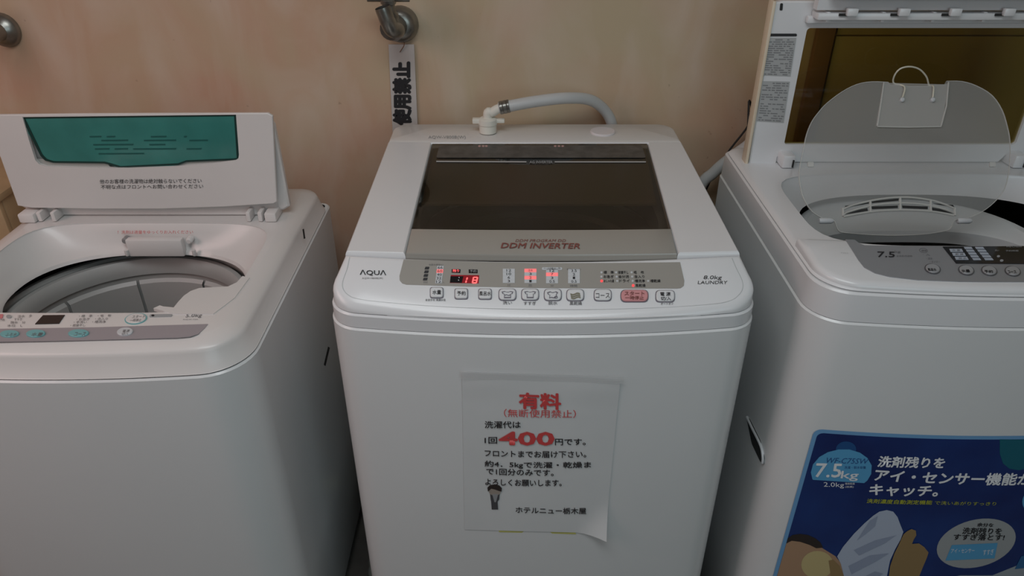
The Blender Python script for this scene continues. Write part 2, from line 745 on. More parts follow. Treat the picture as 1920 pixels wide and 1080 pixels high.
# ================================================================== CENTRE MACHINE
CX0, CX1 = -0.2655, 0.3555
CXC, CHW = (CX0 + CX1) / 2, (CX1 - CX0) / 2
CYF, CYB, CBOW, CR = 0.852, 1.503, 0.025, 0.05
CM = thing('washing_machine', 'closed white top-loading washing machine with dark window and paper notice, middle of three', 'washing machine', (CXC, 1.17, 0))
cab, CP = cabinet(CM, CX0, CX1, CYF, CYB, CR, CBOW, 0.903, WHITE)
feet(CM, CX0, CX1, CYF, CYB)
CFRONT = Curved(lambda x: front_y(x, CXC, CHW, CYF, CBOW))

# belt between the two seams
PB = inset2(CP, 0.0022)
bm = nb()
loft(bm, [to3(inset2(CP, 0.008), 0.9035), to3(PB, 0.9042), to3(PB, 0.9235), to3(inset2(CP, 0.0046), 0.9262), to3(inset2(CP, 0.009), 0.9265)])
obj('belt_rim', bm, WHITE_P, CM)

panel_z = lambda x, y: 0.940 + 0.588 * (y - 0.878)
lid_z = lambda x, y: 0.9835 + 0.018 * (y - 0.954)
PANEL = Plane((0, 0.878, 0.940), (0, -0.588, 1))
LID = Plane((0, 0.954, 0.9835), (0, -0.018, 1))


def ctop(y):
    if y < 0.9525:
        return panel_z(0, y)
    return min(lid_z(0, y), 0.9915)


# control fascia: plan outline cut at y=.946
def taper(p):
    """the cover narrows from the wide cabinet to the lid"""
    k = max(0.0, min(1.0, (p[1] - 0.895) / 0.0565))
    k = k * k * (3 - 2 * k) if k < 1 else 1.0
    a = max(-1, min(1, (p[0] - CXC) / CHW))
    return (p[0] - 0.0165 * k * a, p[1])


fullp = plan(CX0 + .0035, CX1 - .0035, CYF + 0.0040, CYB, CR, 0.04, CBOW, nf=24, nc=10, ns=30)
# keep ordering: left side points come at the end of the list -> rotate
li = [i for i, p in enumerate(fullp) if p[1] < 0.931]
left_part = [fullp[i] for i in li if fullp[i][0] < CXC and i > len(fullp) // 2]
right_part = [fullp[i] for i in li if not (fullp[i][0] < CXC and i > len(fullp) // 2)]
xL, xR = CX0 + .0205, CX1 - .0205
back_line = [(xR, 0.9515)] + [(CXC + (xR - CXC) * a, 0.9515 - 0.009 * (1 - a * a)) for a in (0.75, 0.5, 0.25, 0, -0.25, -0.5, -0.75)] + [(xL, 0.9515)]
fascia = [taper(p) for p in left_part + right_part] + back_line
bm = nb()
slab(bm, fascia, panel_z, [(0, 0.0075), (0.0012, 0.0045), (0.004, 0.0018), (0.008, 0.0)], 0.9275)
obj('control_fascia', bm, WHITE_P, CM)
# side walls of the top cover under the lid
sp = plan(CX0 + .0037, CX1 - .0037, CYF + 0.0045, CYB - .002, CR, 0.04, CBOW, nf=24, nc=10, ns=30)
bm = nb()
ins = inset2(sp, 0.018)
spt_ = [taper(p) for p in sp]
inst = [taper(p) for p in ins]
loft(bm, [to3(ins, 0.9275), to3(sp, 0.9275), [(p[0], p[1], 0.9275 + 0.45 * (max(0.929, ctop(p[1]) - 0.0125) - 0.9275)) for p in [((a[0] * .72 + b[0] * .28), a[1]) for a, b in zip(sp, spt_)]], [(x, y, max(0.929, ctop(y) - 0.0115)) for x, y in spt_], [(x, y, max(0.929, ctop(y) - 0.0125)) for x, y in inst], to3(ins, 0.9275)])
obj('top_cover', bm, WHITE_P, CM)

# lid: U frame, smoked pane, trim strip
GB = [LID.hit(*p) for p in ((810, 267.5), (1214, 267.5))]
wl_b, wr_b = GB[0].x, GB[1].x
yb_w = min(GB[0].y, 1.3865)
GF = [LID.hit(*p) for p in ((757, 486), (1276, 489))]
wl_f, wr_f = GF[0].x, GF[1].x
YL0, YL1 = 0.954, 1.394
lid_front = lambda x: YL0 - 0.009 * (1 - ((x - CXC) / CHW) ** 2)


def lidpt(x, y): return (x, y)


uf = []
uf += [(xL + .001, YL0), (wl_f - .0, lid_front(wl_f)), (wl_b, yb_w - .002), (wr_b, yb_w - .002), (wr_f, lid_front(wr_f)), (xR - .001, YL0), (xR - .001, YL1 - .002), (xL + .001, YL1 - .002)]
lid = obj('lid', slab(nb(), [(xL, 0.9535), (wl_f, lid_front(wl_f)), (wl_b, yb_w), (wr_b, yb_w), (wr_f, lid_front(wr_f)), (xR, 0.9535)] + [(xR, 0.9535 + (YL1 - 0.9535) * k / 8) for k in range(1, 9)] + [(xL, YL1 - (YL1 - 0.9535) * k / 8) for k in range(0, 8)], lid_z,
                      [(0, 0.0055), (0.001, 0.002), (0.003, 0.0)], lambda x, y: lid_z(x, y) - 0.0115), WHITE_P, CM)
t = 0.735
ym = LID.hit(1000, 428).y
wl_m = wl_f + (wl_b - wl_f) * (ym - 0.94) / (yb_w - 0.94)
wr_m = wr_f + (wr_b - wr_f) * (ym - 0.94) / (yb_w - 0.94)
midline = lambda x: ym - 0.004 * (1 - ((x - CXC) / 0.21) ** 2)
g = 0.0004
pane = [(wl_m + g, midline(wl_m) - .004)] + [(wl_m + (wr_m - wl_m) * k / 10, midline(wl_m + (wr_m - wl_m) * k / 10) - .004) for k in range(1, 10)] + [(wr_m - g, midline(wr_m) - .004), (wr_b - g, yb_w - g), (wl_b + g, yb_w - g)]
obj('window_pane', slab(nb(), pane, lambda x, y: lid_z(x, y) - 0.0008, [(0, 0.0008), (0.0008, 0.0)], lambda x, y: lid_z(x, y) - 0.004), SMOKE, lid)
strip = [(wl_f + g, lid_front(wl_f))] + [(wl_f + (wr_f - wl_f) * k / 10, lid_front(wl_f + (wr_f - wl_f) * k / 10)) for k in range(1, 10)] + [(wr_f - g, lid_front(wr_f))] + \
        [(wr_m + (wl_m - wr_m) * k / 10, midline(wr_m + (wl_m - wr_m) * k / 10) - g) for k in range(11)]
trim = obj('lid_handle_strip', slab(nb(), strip, lambda x, y: lid_z(x, y) + 0.0004, [(0, 0.0030), (0.0009, 0.001), (0.0025, 0.0)], lambda x, y: lid_z(x, y) - 0.011), BEIGE, lid, 'champagne grey strip across the lid front')
write('DDM INVERTER', LID, 939, 466.5, 1087, 9.5, DRED, lid, v1=467.5, bold=0.02, h=0.0014, sk=3)
write('DDM PROGRAM DD', LID, 966, 455, 1060, 5, DRED, lid, bold=0.0, h=0.0014, sk=2)
# sticker strip and pale line on the back of the pane
decal('label_strip', LID, roundpx([(824, 273), (1203, 273), (1211, 296), (818, 296)], 3), pbr('strip_grey', (0.10, 0.095, 0.09), 0.4, var=0.5, vscale=60), lid, 0.0006)
bm = nb()
plate(bm, LID, [(818, 302), (987, 303), (987, 304.6), (818, 303.8)], 0, 0.0007)
plate(bm, LID, [(1040, 303), (1211, 303), (1211, 304.6), (1040, 304.6)], 0, 0.0007)
obj('pale_line', bm, LGREY, lid)
write('AG INVERTER', LID, 993, 307, 1036, 4.5, LPRINT, lid, bold=0.01, h=0.0009)
for u in (899, 906, 912, 1041, 1048, 1055):
    decal('red_mark', LID, ellpx(u, 274.5, 2.6, 1.6, n=10), pbr('pinkish_print', (0.5, 0.3, 0.28), 0.5), lid, 0.0009)
# interior below the pane
bm = nb()
cc = (CXC, 1.165)
slab(bm, [(CX0 + .02, 0.955), (CX1 - .02, 0.955), (CX1 - .02, 1.39), (CX0 + .02, 1.39)], lambda x, y: 0.955, [(0, 0)], 0.93, holes=[sellipse(cc[0], 1.14, 0.20, 0.165, 2.6, 48)], hole_drop=0.04)
obj('tub_cover', bm, pbr('dim_grey_plastic', (0.22, 0.22, 0.22), 0.4), CM)
bm = nb()
loft(bm, [to3(sellipse(cc[0], 1.14, a, b, 2.2, 48), z) for a, b, z in ((0.215, 0.18, 0.915), (0.215, 0.18, 0.905), (0.19, 0.155, 0.90), (0.17, 0.14, 0.895), (0.165, 0.135, 0.885), (0.185, 0.16, 0.87), (0.185, 0.16, 0.55), (0.17, 0.14, 0.5))], False, True)
obj('tub', bm, pbr('dim_tub', (0.5, 0.51, 0.53), 0.3), CM)
bm = nb()
slab(bm, [(wl_m + .004, 1.135), (wr_m - .004, 1.135), (wr_b - .004, yb_w - .004), (wl_b + .004, yb_w - .004)], lambda x, y: lid_z(x, y) - 0.008, [(0, 0.002), (0.003, 0)], lambda x, y: lid_z(x, y) - 0.014)
obj('reflection_sheet', bm, BROWNREFL, lid, 'added brown sheet under the rear half of the pane, imitating the reflected wall')  # added sheet whose colour paints the wall's reflection in the pane

# rear deck
dk = [p for p in plan(xL, xR, CYF, CYB, CR, 0.035, CBOW, nf=20, nc=10, ns=40) if p[1] > 1.40]
dk = sorted([p for p in dk if p[0] > CXC], key=lambda p: (math.atan2(p[1] - 1.40, p[0] - CXC))) + sorted([p for p in dk if p[0] <= CXC], key=lambda p: (math.atan2(p[1] - 1.40, p[0] - CXC)))
dk = [(xL, 1.3975), (xR, 1.3975)] + dk
obj('rear_deck', slab(nb(), dk, lambda x, y: 0.9915, [(0, 0.006), (0.002, 0.002), (0.006, 0)], 0.94), pbr('warm_white_plastic', (0.66, 0.64, 0.62), 0.34, coat=0.2), CM)
DECK = zplane(0.9915)
write('AQW-V800B(W)', DECK, 803, 262, 873, 7, LPRINT, CM, bold=0.0)
c = DECK.hit(1130, 248)
obj('bath_hose_cap', lathe(nb(), (c.x, c.y, 0.9915), (0, 0, 1), [(0.0255, 0), (0.0255, 0.002), (0.024, 0.0035), (0.012, 0.0042)], 32), pbr('pinkish_white', (0.70, 0.66, 0.67), 0.35), CM, 'round white cap on the rear deck')

# fine outline groove on the fascia
gl = [(655, 482), (650, 505), (642, 528), (643, 542), (652, 553), (668, 560), (710, 566), (800, 573.5), (900, 578.5), (1020, 581), (1130, 580.5), (1250, 576.5), (1340, 570), (1372, 563), (1386, 553), (1393, 541), (1392, 526), (1381, 503), (1373, 484)]
gl = [(p.x, p.y) for p in smooth_path([(a, b_, 0) for a, b_ in gl], 4)]
gout = [PANEL.hit(*p) for p in gl]
gin = [p + (Vector((CXC, 0.945, PANEL.hit(1000, 500).z)) - p).normalized() * 0.0009 for p in gout]
bm = nb()
loft(bm, [[p + PANEL.n * .0004 for p in gout], [p + PANEL.n * .0004 for p in gin]], closed=False)
obj('fascia_groove', bm, pbr('groove_grey', (0.45, 0.47, 0.47), 0.5), CM)

# control strip with its windows
cs = roundpx([(757.5, 485.8), (1273, 492.5), (1284, 541), (750, 532)], 1)
strip_px = [(757, 487), (900, 491.5), (1018, 493.8), (1150, 493.5), (1275, 492)] + [(1279, 510), (1283, 527), (1282, 536), (1276, 540.5), (1268, 541.3)] + [(1150, 541), (1018, 540.3), (880, 537.5), (762, 534)] + [(754, 531.5), (749.5, 526), (749, 518)]
decal('control_strip', PANEL, strip_px, BEIGE, CM, 0.0008, label='champagne grey display strip')
H1 = 0.0014
# water level column
lv = [('66', 0), ('60', 1), ('40', 2), ('32', 3), ('12', 4)]
for k in range(5):
    v = 502.5 + k * 6.6
    uc = 826 - k * 0.75
    px = [(uc - 6, v - 3.2), (uc + 6, v - 3.2), (uc + 5.3, v + 3.2), (uc - 6.8, v + 3.2)]
    decal('level_indicator', PANEL, px, PINKLIT if k == 1 else CLEARK, CM, H1)
write_many([(s, 821 - i * .75, 505 + i * 6.6, 830 - i * .75, 4.6) for s, i in lv], PANEL, BLACK, CM, h=0.0018)
bm = nb()
for k in range(4):
    plate(bm, PANEL, roundpx([(798 - k * 1.1, 501 + k * 6.8), (805.5 - k * 1.1, 501 + k * 6.8), (804 - k * 1.1, 506 + k * 6.8), (796 - k * 1.1, 506 + k * 6.8)], 1), 0, H1)
obj('level_marks', bm, BLACK, CM)
write_many([('水量の目安(L)', 804, 499.3, 831, 4), ('すすぎ', 794, 532.5, 802, 4.5), ('L', 831, 531.5, 833.5, 3)], PANEL, GPRINT, CM, h=H1)
# time display
decal('small_tag', PANEL, [(847, 505.5), (863.5, 505.8), (863, 512.5), (847, 512)], BLACKG, CM, H1)
decal('small_tag', PANEL, [(879, 506), (895.5, 506.3), (895.5, 513), (879, 512.7)], BLACKG, CM, H1)
write('残り', PANEL, 849, 511.3, 861, 5, REDDIG, CM, h=0.0018, bold=0.01)
write('予約', PANEL, 881, 512, 893.5, 5, LPRINT, CM, h=0.0018)
disp = decal('time_display', PANEL, [(845.5, 516.5), (898.5, 516.8), (897.5, 532), (843.5, 531)], pbr('display_red_glow', (0.10, 0.01, 0.015), 0.12, emit=(0.55, 0.02, 0.03), estr=0.25), CM, H1, label='dark display showing the red number 18')
decal('display_glass', PANEL, [(845, 519), (869, 519), (866, 531.3), (843.7, 530.8)], BLACKG, disp, 0.0016)
bm = nb()


def seg(p, q, wd=1.3):
    (a, b), (c, d) = p, q
    du, dv = c - a, d - b
    L = math.hypot(du, dv)
    nu, nv = -dv / L * wd, du / L * wd
    plate(bm, PANEL, [(a + nu, b + nv), (c + nu, d + nv), (c - nu, d - nv), (a - nu, b - nv)], 0, 0.0019)


seg((876.5, 521.5), (875, 525.5)); seg((874.5, 527), (873.5, 531))
def segd(u, v, on):
    A, B, C_, D, E, F_ = (u + 1.5, v), (u + 9, v), (u + 7.8, v + 5.3), (u + 0.4, v + 5.3), (u + 6.8, v + 10.2), (u - .7, v + 10.2)
    if 'a' in on: seg(A, B, 1.0)
    if 'b' in on: seg(B, C_)
    if 'c' in on: seg(C_, E)
    if 'd' in on: seg(F_, E, 1.0)
    if 'e' in on: seg(D, F_)
    if 'f' in on: seg(A, D)
    if 'g' in on: seg(D, C_, 1.0)
segd(886.5, 521, 'abcdefg')
obj('display_digits', bm, REDDIG, disp)
bm = nb()
for p in ((861, 521.5), (860, 526.5)):
    plate(bm, PANEL, ellpx(p[0], p[1], 1.1, 1.0, n=8), 0, 0.002)
obj('display_colon', bm, CLEARK, disp)
# four columns of setting windows
cols = [(954, ['12', '10', '6', '3'], []), (994.5, ['注水', '3', '2', '1'], [0, 2]), (1035, ['12', '7', '3', '0.5'], [1]), (1076, ['3.5', '2', '1', '0.5'], [])]
for uc, ss, lit in cols:
    wd = 11.2 if uc < 1070 else 11.0
    for k, s in enumerate(ss):
        v = 508 + k * 6.7 + (0.6 if uc > 1000 else 0)
        px = [(uc - wd, v - 3.3), (uc + wd, v - 3.3), (uc + wd, v + 3.3), (uc - wd, v + 3.3)]
        decal('setting_indicator', PANEL, px, PINKLIT if k in lit else CLEARK, CM, H1)
    write_many([(s, uc - (2.2 * len(s) if len(s) < 3 else 5), 510.3 + k * 6.7 + (0.6 if uc > 1000 else 0), uc + (2.2 * len(s) if len(s) < 3 else 5), 4.6) for k, s in enumerate(ss)], PANEL, BLACK, CM, h=0.0019)
write_many([('分', 951, 537.5, 957, 4), ('回', 991, 538, 997, 4), ('分', 1032, 538.5, 1038, 4), ('時間', 1069, 539, 1082, 4.5), ('乾燥のみは(分)', 1063, 508, 1089, 4)], PANEL, GPRINT, CM, h=H1)
decal('small_tag', PANEL, roundpx([(1016, 502), (1054, 502), (1054, 507), (1016, 507)], 2.4), CLEARK, CM, H1)
write('コース内容(分・回)', PANEL, 1019, 506, 1051, 3.4, BLACK, CM, h=0.0018)
# course lamps
rows = [(511.5, [(1127.5, '標　準'), (1155, '部屋干し'), (1184, '毛　布')]), (519.5, [(1127.5, 'お急ぎ'), (1156, '自分流'), (1185, '念入り')]), (527.5, [(1128, 'おしゃれ着'), (1157, 'ドライ'), (1186, '槽洗浄'), (1215, '槽乾燥')]), (536, [(1187, '風乾燥')])]
for v, its in rows:
    for u, s in its:
        lit = (u, v) in ((1128, 527.5), (1187, 536))
        decal('course_lamp', PANEL, ellpx(u, v, 2.0 if not lit else 2.6, 2.0 if not lit else 2.6, n=10), REDLIT if lit else CLEARK, CM, H1)
write_many([(s, u + 4, v + 2.9, u + 23, 5.6) for v, its in rows for u, s in its], PANEL, BLACK, CM, h=H1, bold=0.008)
# push buttons
OUTL = pbr('button_outline', (0.16, 0.15, 0.18), 0.4)


def push_button(u, v, wd, hh, mat=CLEARK, rad=6, hb=0.0022, full=True):
    outer = roundpx([(u - wd, v - hh), (u + wd, v - hh), (u + wd, v + hh), (u - wd, v + hh)], rad)
    innr = roundpx([(u - wd + 1.5, v - hh + 1.4), (u + wd - 1.5, v - hh + 1.4), (u + wd - 1.5, v + hh - 1.4), (u - wd + 1.5, v + hh - 1.4)], rad)
    b = obj('button', plate(nb(), PANEL, innr, 0, hb, 0.0014), mat, CM)
    bm = nb()
    ringpx(bm, PANEL, outer, innr, 0, 0.0008)
    obj('button_outline', bm, OUTL, b)
    return b


BTN = pbr('button_white', (0.68, 0.69, 0.70), 0.35)
BTOP = Plane(PANEL.p + PANEL.n * 0.0034, PANEL.n)
bts = [(819, 549.5, 13, 10.5, '水量'), (865, 551.5, 13, 10.5, '予約'), (909.5, 552, 13, 10.5, '風呂水')]
for u, v, a, b_, s in bts:
    bb = push_button(u, v, a, b_, BTN, 5)
    write(s, BTOP, u - (8 if len(s) < 3 else 11), v + 2.5, u + (8 if len(s) < 3 else 11), 8, BLACK, bb, h=0.0004, bold=0.01)
icon = {}
for u, v in ((951.5, 553), (994, 553), (1036.5, 553.5), (1078.5, 554)):
    bb = push_button(u, v, 17, 11.5, BTN, 8)
    bm = nb()
    if u < 1070:
        sh = [(-11, -6), (-5, -7), (-2, -5.5), (2, -5.5), (5, -7), (11, -6), (9, -1.5), (6.5, -2), (6.5, 6), (-6.5, 6), (-6.5, -2), (-9, -1.5)]
        if 1030 < u < 1040:
            sh = [(-11, -5), (-5, -7), (-1, -5), (3, -6), (6, -7), (10, -5), (7, -1), (8, 3), (3, 6), (-3, 5), (-7, 6), (-6, 0), (-9, -1)]
        o_ = [(u + a, v + b_) for a, b_ in sh]
        i_ = scale_px(o_, 0.80, 0.76)
        ringpx(bm, BTOP, o_, i_, 0, 0.0005)
        if u < 960:
            plate(bm, BTOP, [(u - 5, v), (u - 1.5, v - 1), (u + 1.5, v + .5), (u + 5, v - .5), (u + 5, v + .8), (u + 1.5, v + 1.8), (u - 1.5, v + .4), (u - 5, v + 1.2)], 0, 0.0005)
        if 1030 < u < 1040:
            ringpx(bm, BTOP, ellpx(u + 6, v + 4, 3.4, 2.6, n=12), ellpx(u + 6, v + 4, 2.2, 1.5, n=12), 0, 0.0005)
        obj('shirt_icon', bm, OUTL, bb)
    else:
        for k in range(3):
            vv = v - 4 + k * 3.6
            top = [(u - 9 + i * 2.25 + k * 0.6, vv + 1.5 * math.sin(i / 8 * 2 * math.pi)) for i in range(9)]
            plate(bm, BTOP, top + [(a, b_ + 2.6) for a, b_ in top[::-1]], 0, 0.0005)
        obj('breeze_icon', bm, pbr('olive_print', (0.2, 0.19, 0.13), 0.5), bb)
bb = push_button(1130, 554, 17, 11.5, BTN, 8)
write('コース', BTOP, 1117, 559, 1143, 9, BLACK, bb, h=0.0004)
bb = push_button(1189.5, 555.5, 26.5, 12, PINKK, 10)
write_many([('スタート', 1171, 554, 1208, 7.5), ('一時停止', 1172, 562, 1207, 7)], BTOP, DRED, bb, h=0.0004, bold=0.015)
bb = push_button(1247, 556, 18.5, 11.5, BTN, 8)
write_many([('電 源', 1238, 555, 1257, 7), ('切/入', 1239, 563.5, 1258, 7)], BTOP, BLACK, bb, h=0.0004, bold=0.01)
write_many([('洗い', 943, 571.3, 960, 6.5), ('すすぎ', 982, 572.3, 1005, 6.5), ('脱水', 1028, 572, 1045, 6.5), ('風乾燥', 1068, 572.5, 1091, 6.5), ('おまかせ 洗濯水位', 798, 565, 835.5, 4.5), ('オートオフ', 1239, 571.8, 1262, 4)], PANEL, GPRINT, CM, bold=0.008)
write('ΛQUΛ', PANEL, 675, 517, 724, 10.5, BLACK, CM, v1=518, bold=0.014)
write('AQW-V800B(W)', PANEL, 679, 524.5, 718, 4, GPRINT, CM)
write_many([('8.0kg', 1318, 526, 1352, 9, 526, 2), ('LAUNDRY', 1308, 533, 1363, 6, 533, 1)], PANEL, BLACK, CM, bold=0.0)
# back corner dark groove line between fascia and lid is the real gap

# ------------------------------------------------------------------ notice on the front
NO = thing('paper_notice', 'white paper notice with red and black Japanese text taped to the middle machine', 'notice', (0.03, 0.85, 0.62))
PO = Curved(lambda x: front_y(x, CXC, CHW, CYF, CBOW) - 0.0012)
tl, tr, br, bl = (866, 697), (1163, 713), (1135, 1000), (871, 993)
bm = nb()
NX, NY = 20, 20
grid = []
for j in range(NY + 1):
    row = []
    for i in range(NX + 1):
        a, b_ = i / NX, j / NY
        u = (tl[0] * (1 - a) + tr[0] * a) * (1 - b_) + (bl[0] * (1 - a) + br[0] * a) * b_
        v = (tl[1] * (1 - a) + tr[1] * a) * (1 - b_) + (bl[1] * (1 - a) + br[1] * a) * b_
        p = PO.hit(u, v)
        lift = 0.0007 * (1 + math.sin(a * 9 + b_ * 4)) * (1 if b_ < 0.15 else 0.15)
        cc_ = max(0, (a + b_ - 1.80) / 0.20)
        p.y -= lift + 0.018 * cc_ ** 1.6
        row.append(bm.verts.new(p))
    grid.append(row)
for j in range(NY):
    for i in range(NX):
        bm.faces.new((grid[j][i], grid[j][i + 1], grid[j + 1][i + 1], grid[j + 1][i]))
ex = bmesh.ops.extrude_face_region(bm, geom=bm.faces[:])
bmesh.ops.translate(bm, verts=[e for e in ex['geom'] if isinstance(e, bmesh.types.BMVert)], vec=(0, 0.0003, 0))
obj('sheet', bm, PAPER, NO, ang=60)
PT = Curved(lambda x: front_y(x, CXC, CHW, CYF, CBOW) - 0.0018)
write('有料', PT, 974, 765, 1051, 29, RED, NO, v1=767, bold=0.035)
write('（無断使用禁止）', PT, 945, 781, 1080, 15, RED, NO, v1=783, bold=0.0)
write('洗濯代は', PT, 909, 802, 976, 13, BLACK, NO, v1=802, bold=0.012)
write('1回', PT, 909, 831, 932, 12, BLACK, NO, bold=0.012)
write('400', PT, 937, 833, 1038, 24, RED, NO, v1=834, bold=0.03)
write('円です。', PT, 1041, 834, 1098, 12, BLACK, NO, v1=834, bold=0.012)
write('フロントまでお届け下さい。', PT, 909, 855, 1099, 12, BLACK, NO, v1=857, bold=0.012)
write('約4．5kgで洗濯・乾燥ま', PT, 909, 876, 1108, 13, BLACK, NO, v1=878, bold=0.012)
write('で1回分のみです。', PT, 912, 889, 1038, 12, BLACK, NO, v1=892, bold=0.012)
write('よろしくお願いします。', PT, 910, 909, 1053, 12, BLACK, NO, v1=911, bold=0.012)
write('ホテルニュー栃木屋', PT, 967, 961, 1099, 11.5, BLACK, NO, v1=963, bold=0.01)
# little bowing figure printed on the notice
fg = decal('printed_figure', PT, [(919, 926), (937, 926), (936, 936), (933, 940), (934, 955), (922, 955), (921, 940), (920, 936)], pbr('print_suit', (0.07, 0.07, 0.075), 0.6), NO, 0.0004, 0.0002, label='small printed figure in a dark suit')
decal('printed_collar', PT, [(923, 926), (934, 926), (930, 941), (927, 941)], pbr('print_shirt', (0.30, 0.31, 0.32), 0.6), fg, 0.0007)
decal('printed_face', PT, ellpx(928, 921, 11, 8), pbr('print_face', (0.34, 0.29, 0.25), 0.6), fg, 0.0006)
decal('printed_hair', PT, [(915, 921), (914, 914), (919, 909.5), (928, 908), (936, 910), (941, 915), (940.5, 921), (936, 920), (928, 917), (921, 915.5)], HAIR, fg, 0.0009)
decal('tape', CFRONT, [(934, 991), (1078, 994), (1080, 1001), (936, 997)], TAPE, NO, 0.0009, label='strip of yellow tape under the sheet')
decal('tape', PT, roundpx([(862, 693), (1172, 703), (1171, 716), (863, 707)], 2), CTAPE, NO, 0.0036, 0.0030, label='clear tape along the top edge')

# ------------------------------------------------------------------ water supply hose on the middle machine
cpos = DECK.hit(915, 249)
HO = thing('water_supply_hose', 'grey water hose with white elbow connector arching behind the middle machine', 'hose', (cpos.x, cpos.y, 0.9925))
cx, cy = cpos.x, cpos.y
obj('connector_base', lathe(nb(), (cx, cy, 0.9925), (0, 0, 1), [(0.013, 0), (0.0175, 0.001), (0.0175, 0.016), (0.019, 0.018), (0.019, 0.028), (0.014, 0.031)], 24), CREAM, HO)
bm = nb()
box(bm, cx - .031, cx - .012, cy - .007, cy + .007, 1.012, 1.022, 0.002)
obj('connector_lever', bm, CREAM, HO)
bm = nb()
box(bm, cx + .014, cx + .034, cy - .006, cy + .006, 1.013, 1.021, 0.002)
obj('connector_lever', bm, CREAM, HO)
HY = yplane(cy)
HY2 = yplane(1.475)
elbow = smooth_path([(cx, cy, 1.02), (cx + .001, cy, 1.034), HY.hit(922, 211), HY.hit(932, 205), HY.hit(944, 201)], 6)
obj('elbow', tube(nb(), elbow, 0.0095, 16), CREAM, HO)
path = smooth_path([HY.hit(936, 203), HY.hit(960, 198), yplane(1.455).hit(1005, 190), yplane(1.47).hit(1060, 184), yplane(1.50).hit(1105, 187), yplane(1.525).hit(1132, 205), yplane(1.535).hit(1147, 232), (0.223, 1.535, 0.93), (0.228, 1.537, 0.8)], 8)
obj('hose_tube', tube(nb(), path, 0.0115, 16), HOSE, HO)
cl0, cl1 = HY.hit(937, 202.5), HY.hit(956, 198.5)
obj('hose_clamp', lathe(nb(), cl0, cl1 - cl0, [(0.0122, 0), (0.0132, 0.001), (0.0132, 0.006), (0.0124, 0.007), (0.0132, 0.008), (0.0132, 0.014), (0.0124, 0.015), (0.0132, 0.016), (0.0132, 0.0195), (0.0122, 0.02)], 20), CHROME, HO, 'silver hose clamp')

# ================================================================== open washers share this top
def open_top(root, x0, x1, yf, yb, rf, bow, z_seam, z_top, side_in, hole, ring, mat, zt=None, rings=None):
    """top cover ring with its rounded recess and funnel"""
    pass


# ================================================================== LEFT MACHINE
LX0, LX1 = -0.950, -0.386
LXC, LHW = (LX0 + LX1) / 2, (LX1 - LX0) / 2
LYF, LYB, LBOW, LR = 0.832, 1.442, 0.02, 0.075
LM = thing('washing_machine', 'white washing machine with teal-window lid raised, left of the middle machine', 'washing machine', (LXC, 1.11, 0))
cab, LP = cabinet(LM, LX0, LX1, LYF, LYB, LR, LBOW, 0.838, WHITE)
feet(LM, LX0, LX1, LYF, LYB)
LZ = 0.885
LTOP = zplane(LZ)
LC = (LXC, 1.095)
hole = sellipse(LC[0], LC[1], 0.228, 0.155, 5.0, 96)
LO = plan(LX0 + .002, LX1 - .002, LYF + 0.002, LYB, LR, 0.055, LBOW, nf=24, nc=12, ns=10)
bm = nb()
slab(bm, LO, lambda x, y: LZ, [(0.0012, 0.0435), (0.011, 0.0155), (0.0125, 0.0115), (0.0155, 0.0085), (0.028, 0.0035), (0.040, 0.0005), (0.042, 0)], 0.8405, holes=[hole], hole_drop=0.004)
tc = obj('top_cover', bm, WARMW, LM)
bm = nb()
rr = [to3(hole, LZ - .002)]
for a, b_, n_, z in ((0.226, 0.153, 5, LZ - .006), (0.218, 0.150, 4.2, LZ - .018), (0.210, 0.147, 3.2, LZ - .034), (0.203, 0.143, 2.5, LZ - .048), (0.199, 0.139, 2.35, LZ - .052), (0.197, 0.137, 2.3, LZ - 0.058), (0.205, 0.145, 2.3, LZ - 0.06)):
    rr.append(to3(sellipse(LC[0], LC[1], a, b_, n_, 96), z))
loft(bm, rr)
obj('recess', bm, WARMW, LM)
# tub: balance ring, grooves, wall
bm = nb()
tcx, tcy = LC[0], 1.075
prof = [(0.232, 0.780), (0.231, 0.800), (0.228, 0.806), (0.218, 0.807), (0.213, 0.802), (0.211, 0.790), (0.207, 0.790), (0.206, 0.800), (0.202, 0.806), (0.194, 0.8055), (0.189, 0.799), (0.1865, 0.785), (0.187, 0.775)]
loft(bm, [to3(sellipse(tcx, tcy, r, r * 0.94, 2, 72), z) for r, z in prof])
obj('balance_ring', bm, TUBG, LM)
bm = nb()
loft(bm, [to3(sellipse(tcx, tcy, r, r * 0.94, 2, 72), z) for r, z in ((0.187, 0.778), (0.192, 0.772), (0.193, 0.70), (0.193, 0.52), (0.17, 0.47), (0.06, 0.46))], False, True)
tub = obj('tub', bm, pbr('tub_inner', (0.40, 0.395, 0.385), 0.4, var=0.15, vscale=7), LM)
# rib panels on the tub wall
for k in range(9):
    a = 2 * math.pi * (k + .25) / 9
    bm = nb()
    pts = []
    for da in (-0.335, -0.2, -0.07, 0.07, 0.2, 0.335):
        pts.append((tcx + 0.192 * math.cos(a + da), tcy + 0.192 * 0.94 * math.sin(a + da)))
    i_ = [(tcx + (x - tcx) * .965, tcy + (y - tcy) * .965) for x, y in pts]
    loft(bm, [to3(pts, .762), to3(i_, .756), to3(i_, .53), to3(pts, .525)], closed=False)
    obj('tub_panel', bm, pbr('tub_panel_grey', (0.44, 0.435, 0.425), 0.38), tub)
# dark hollow between cover and tub
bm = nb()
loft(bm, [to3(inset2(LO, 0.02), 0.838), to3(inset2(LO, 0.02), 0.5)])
obj('inner_shell', bm, DARK, LM)

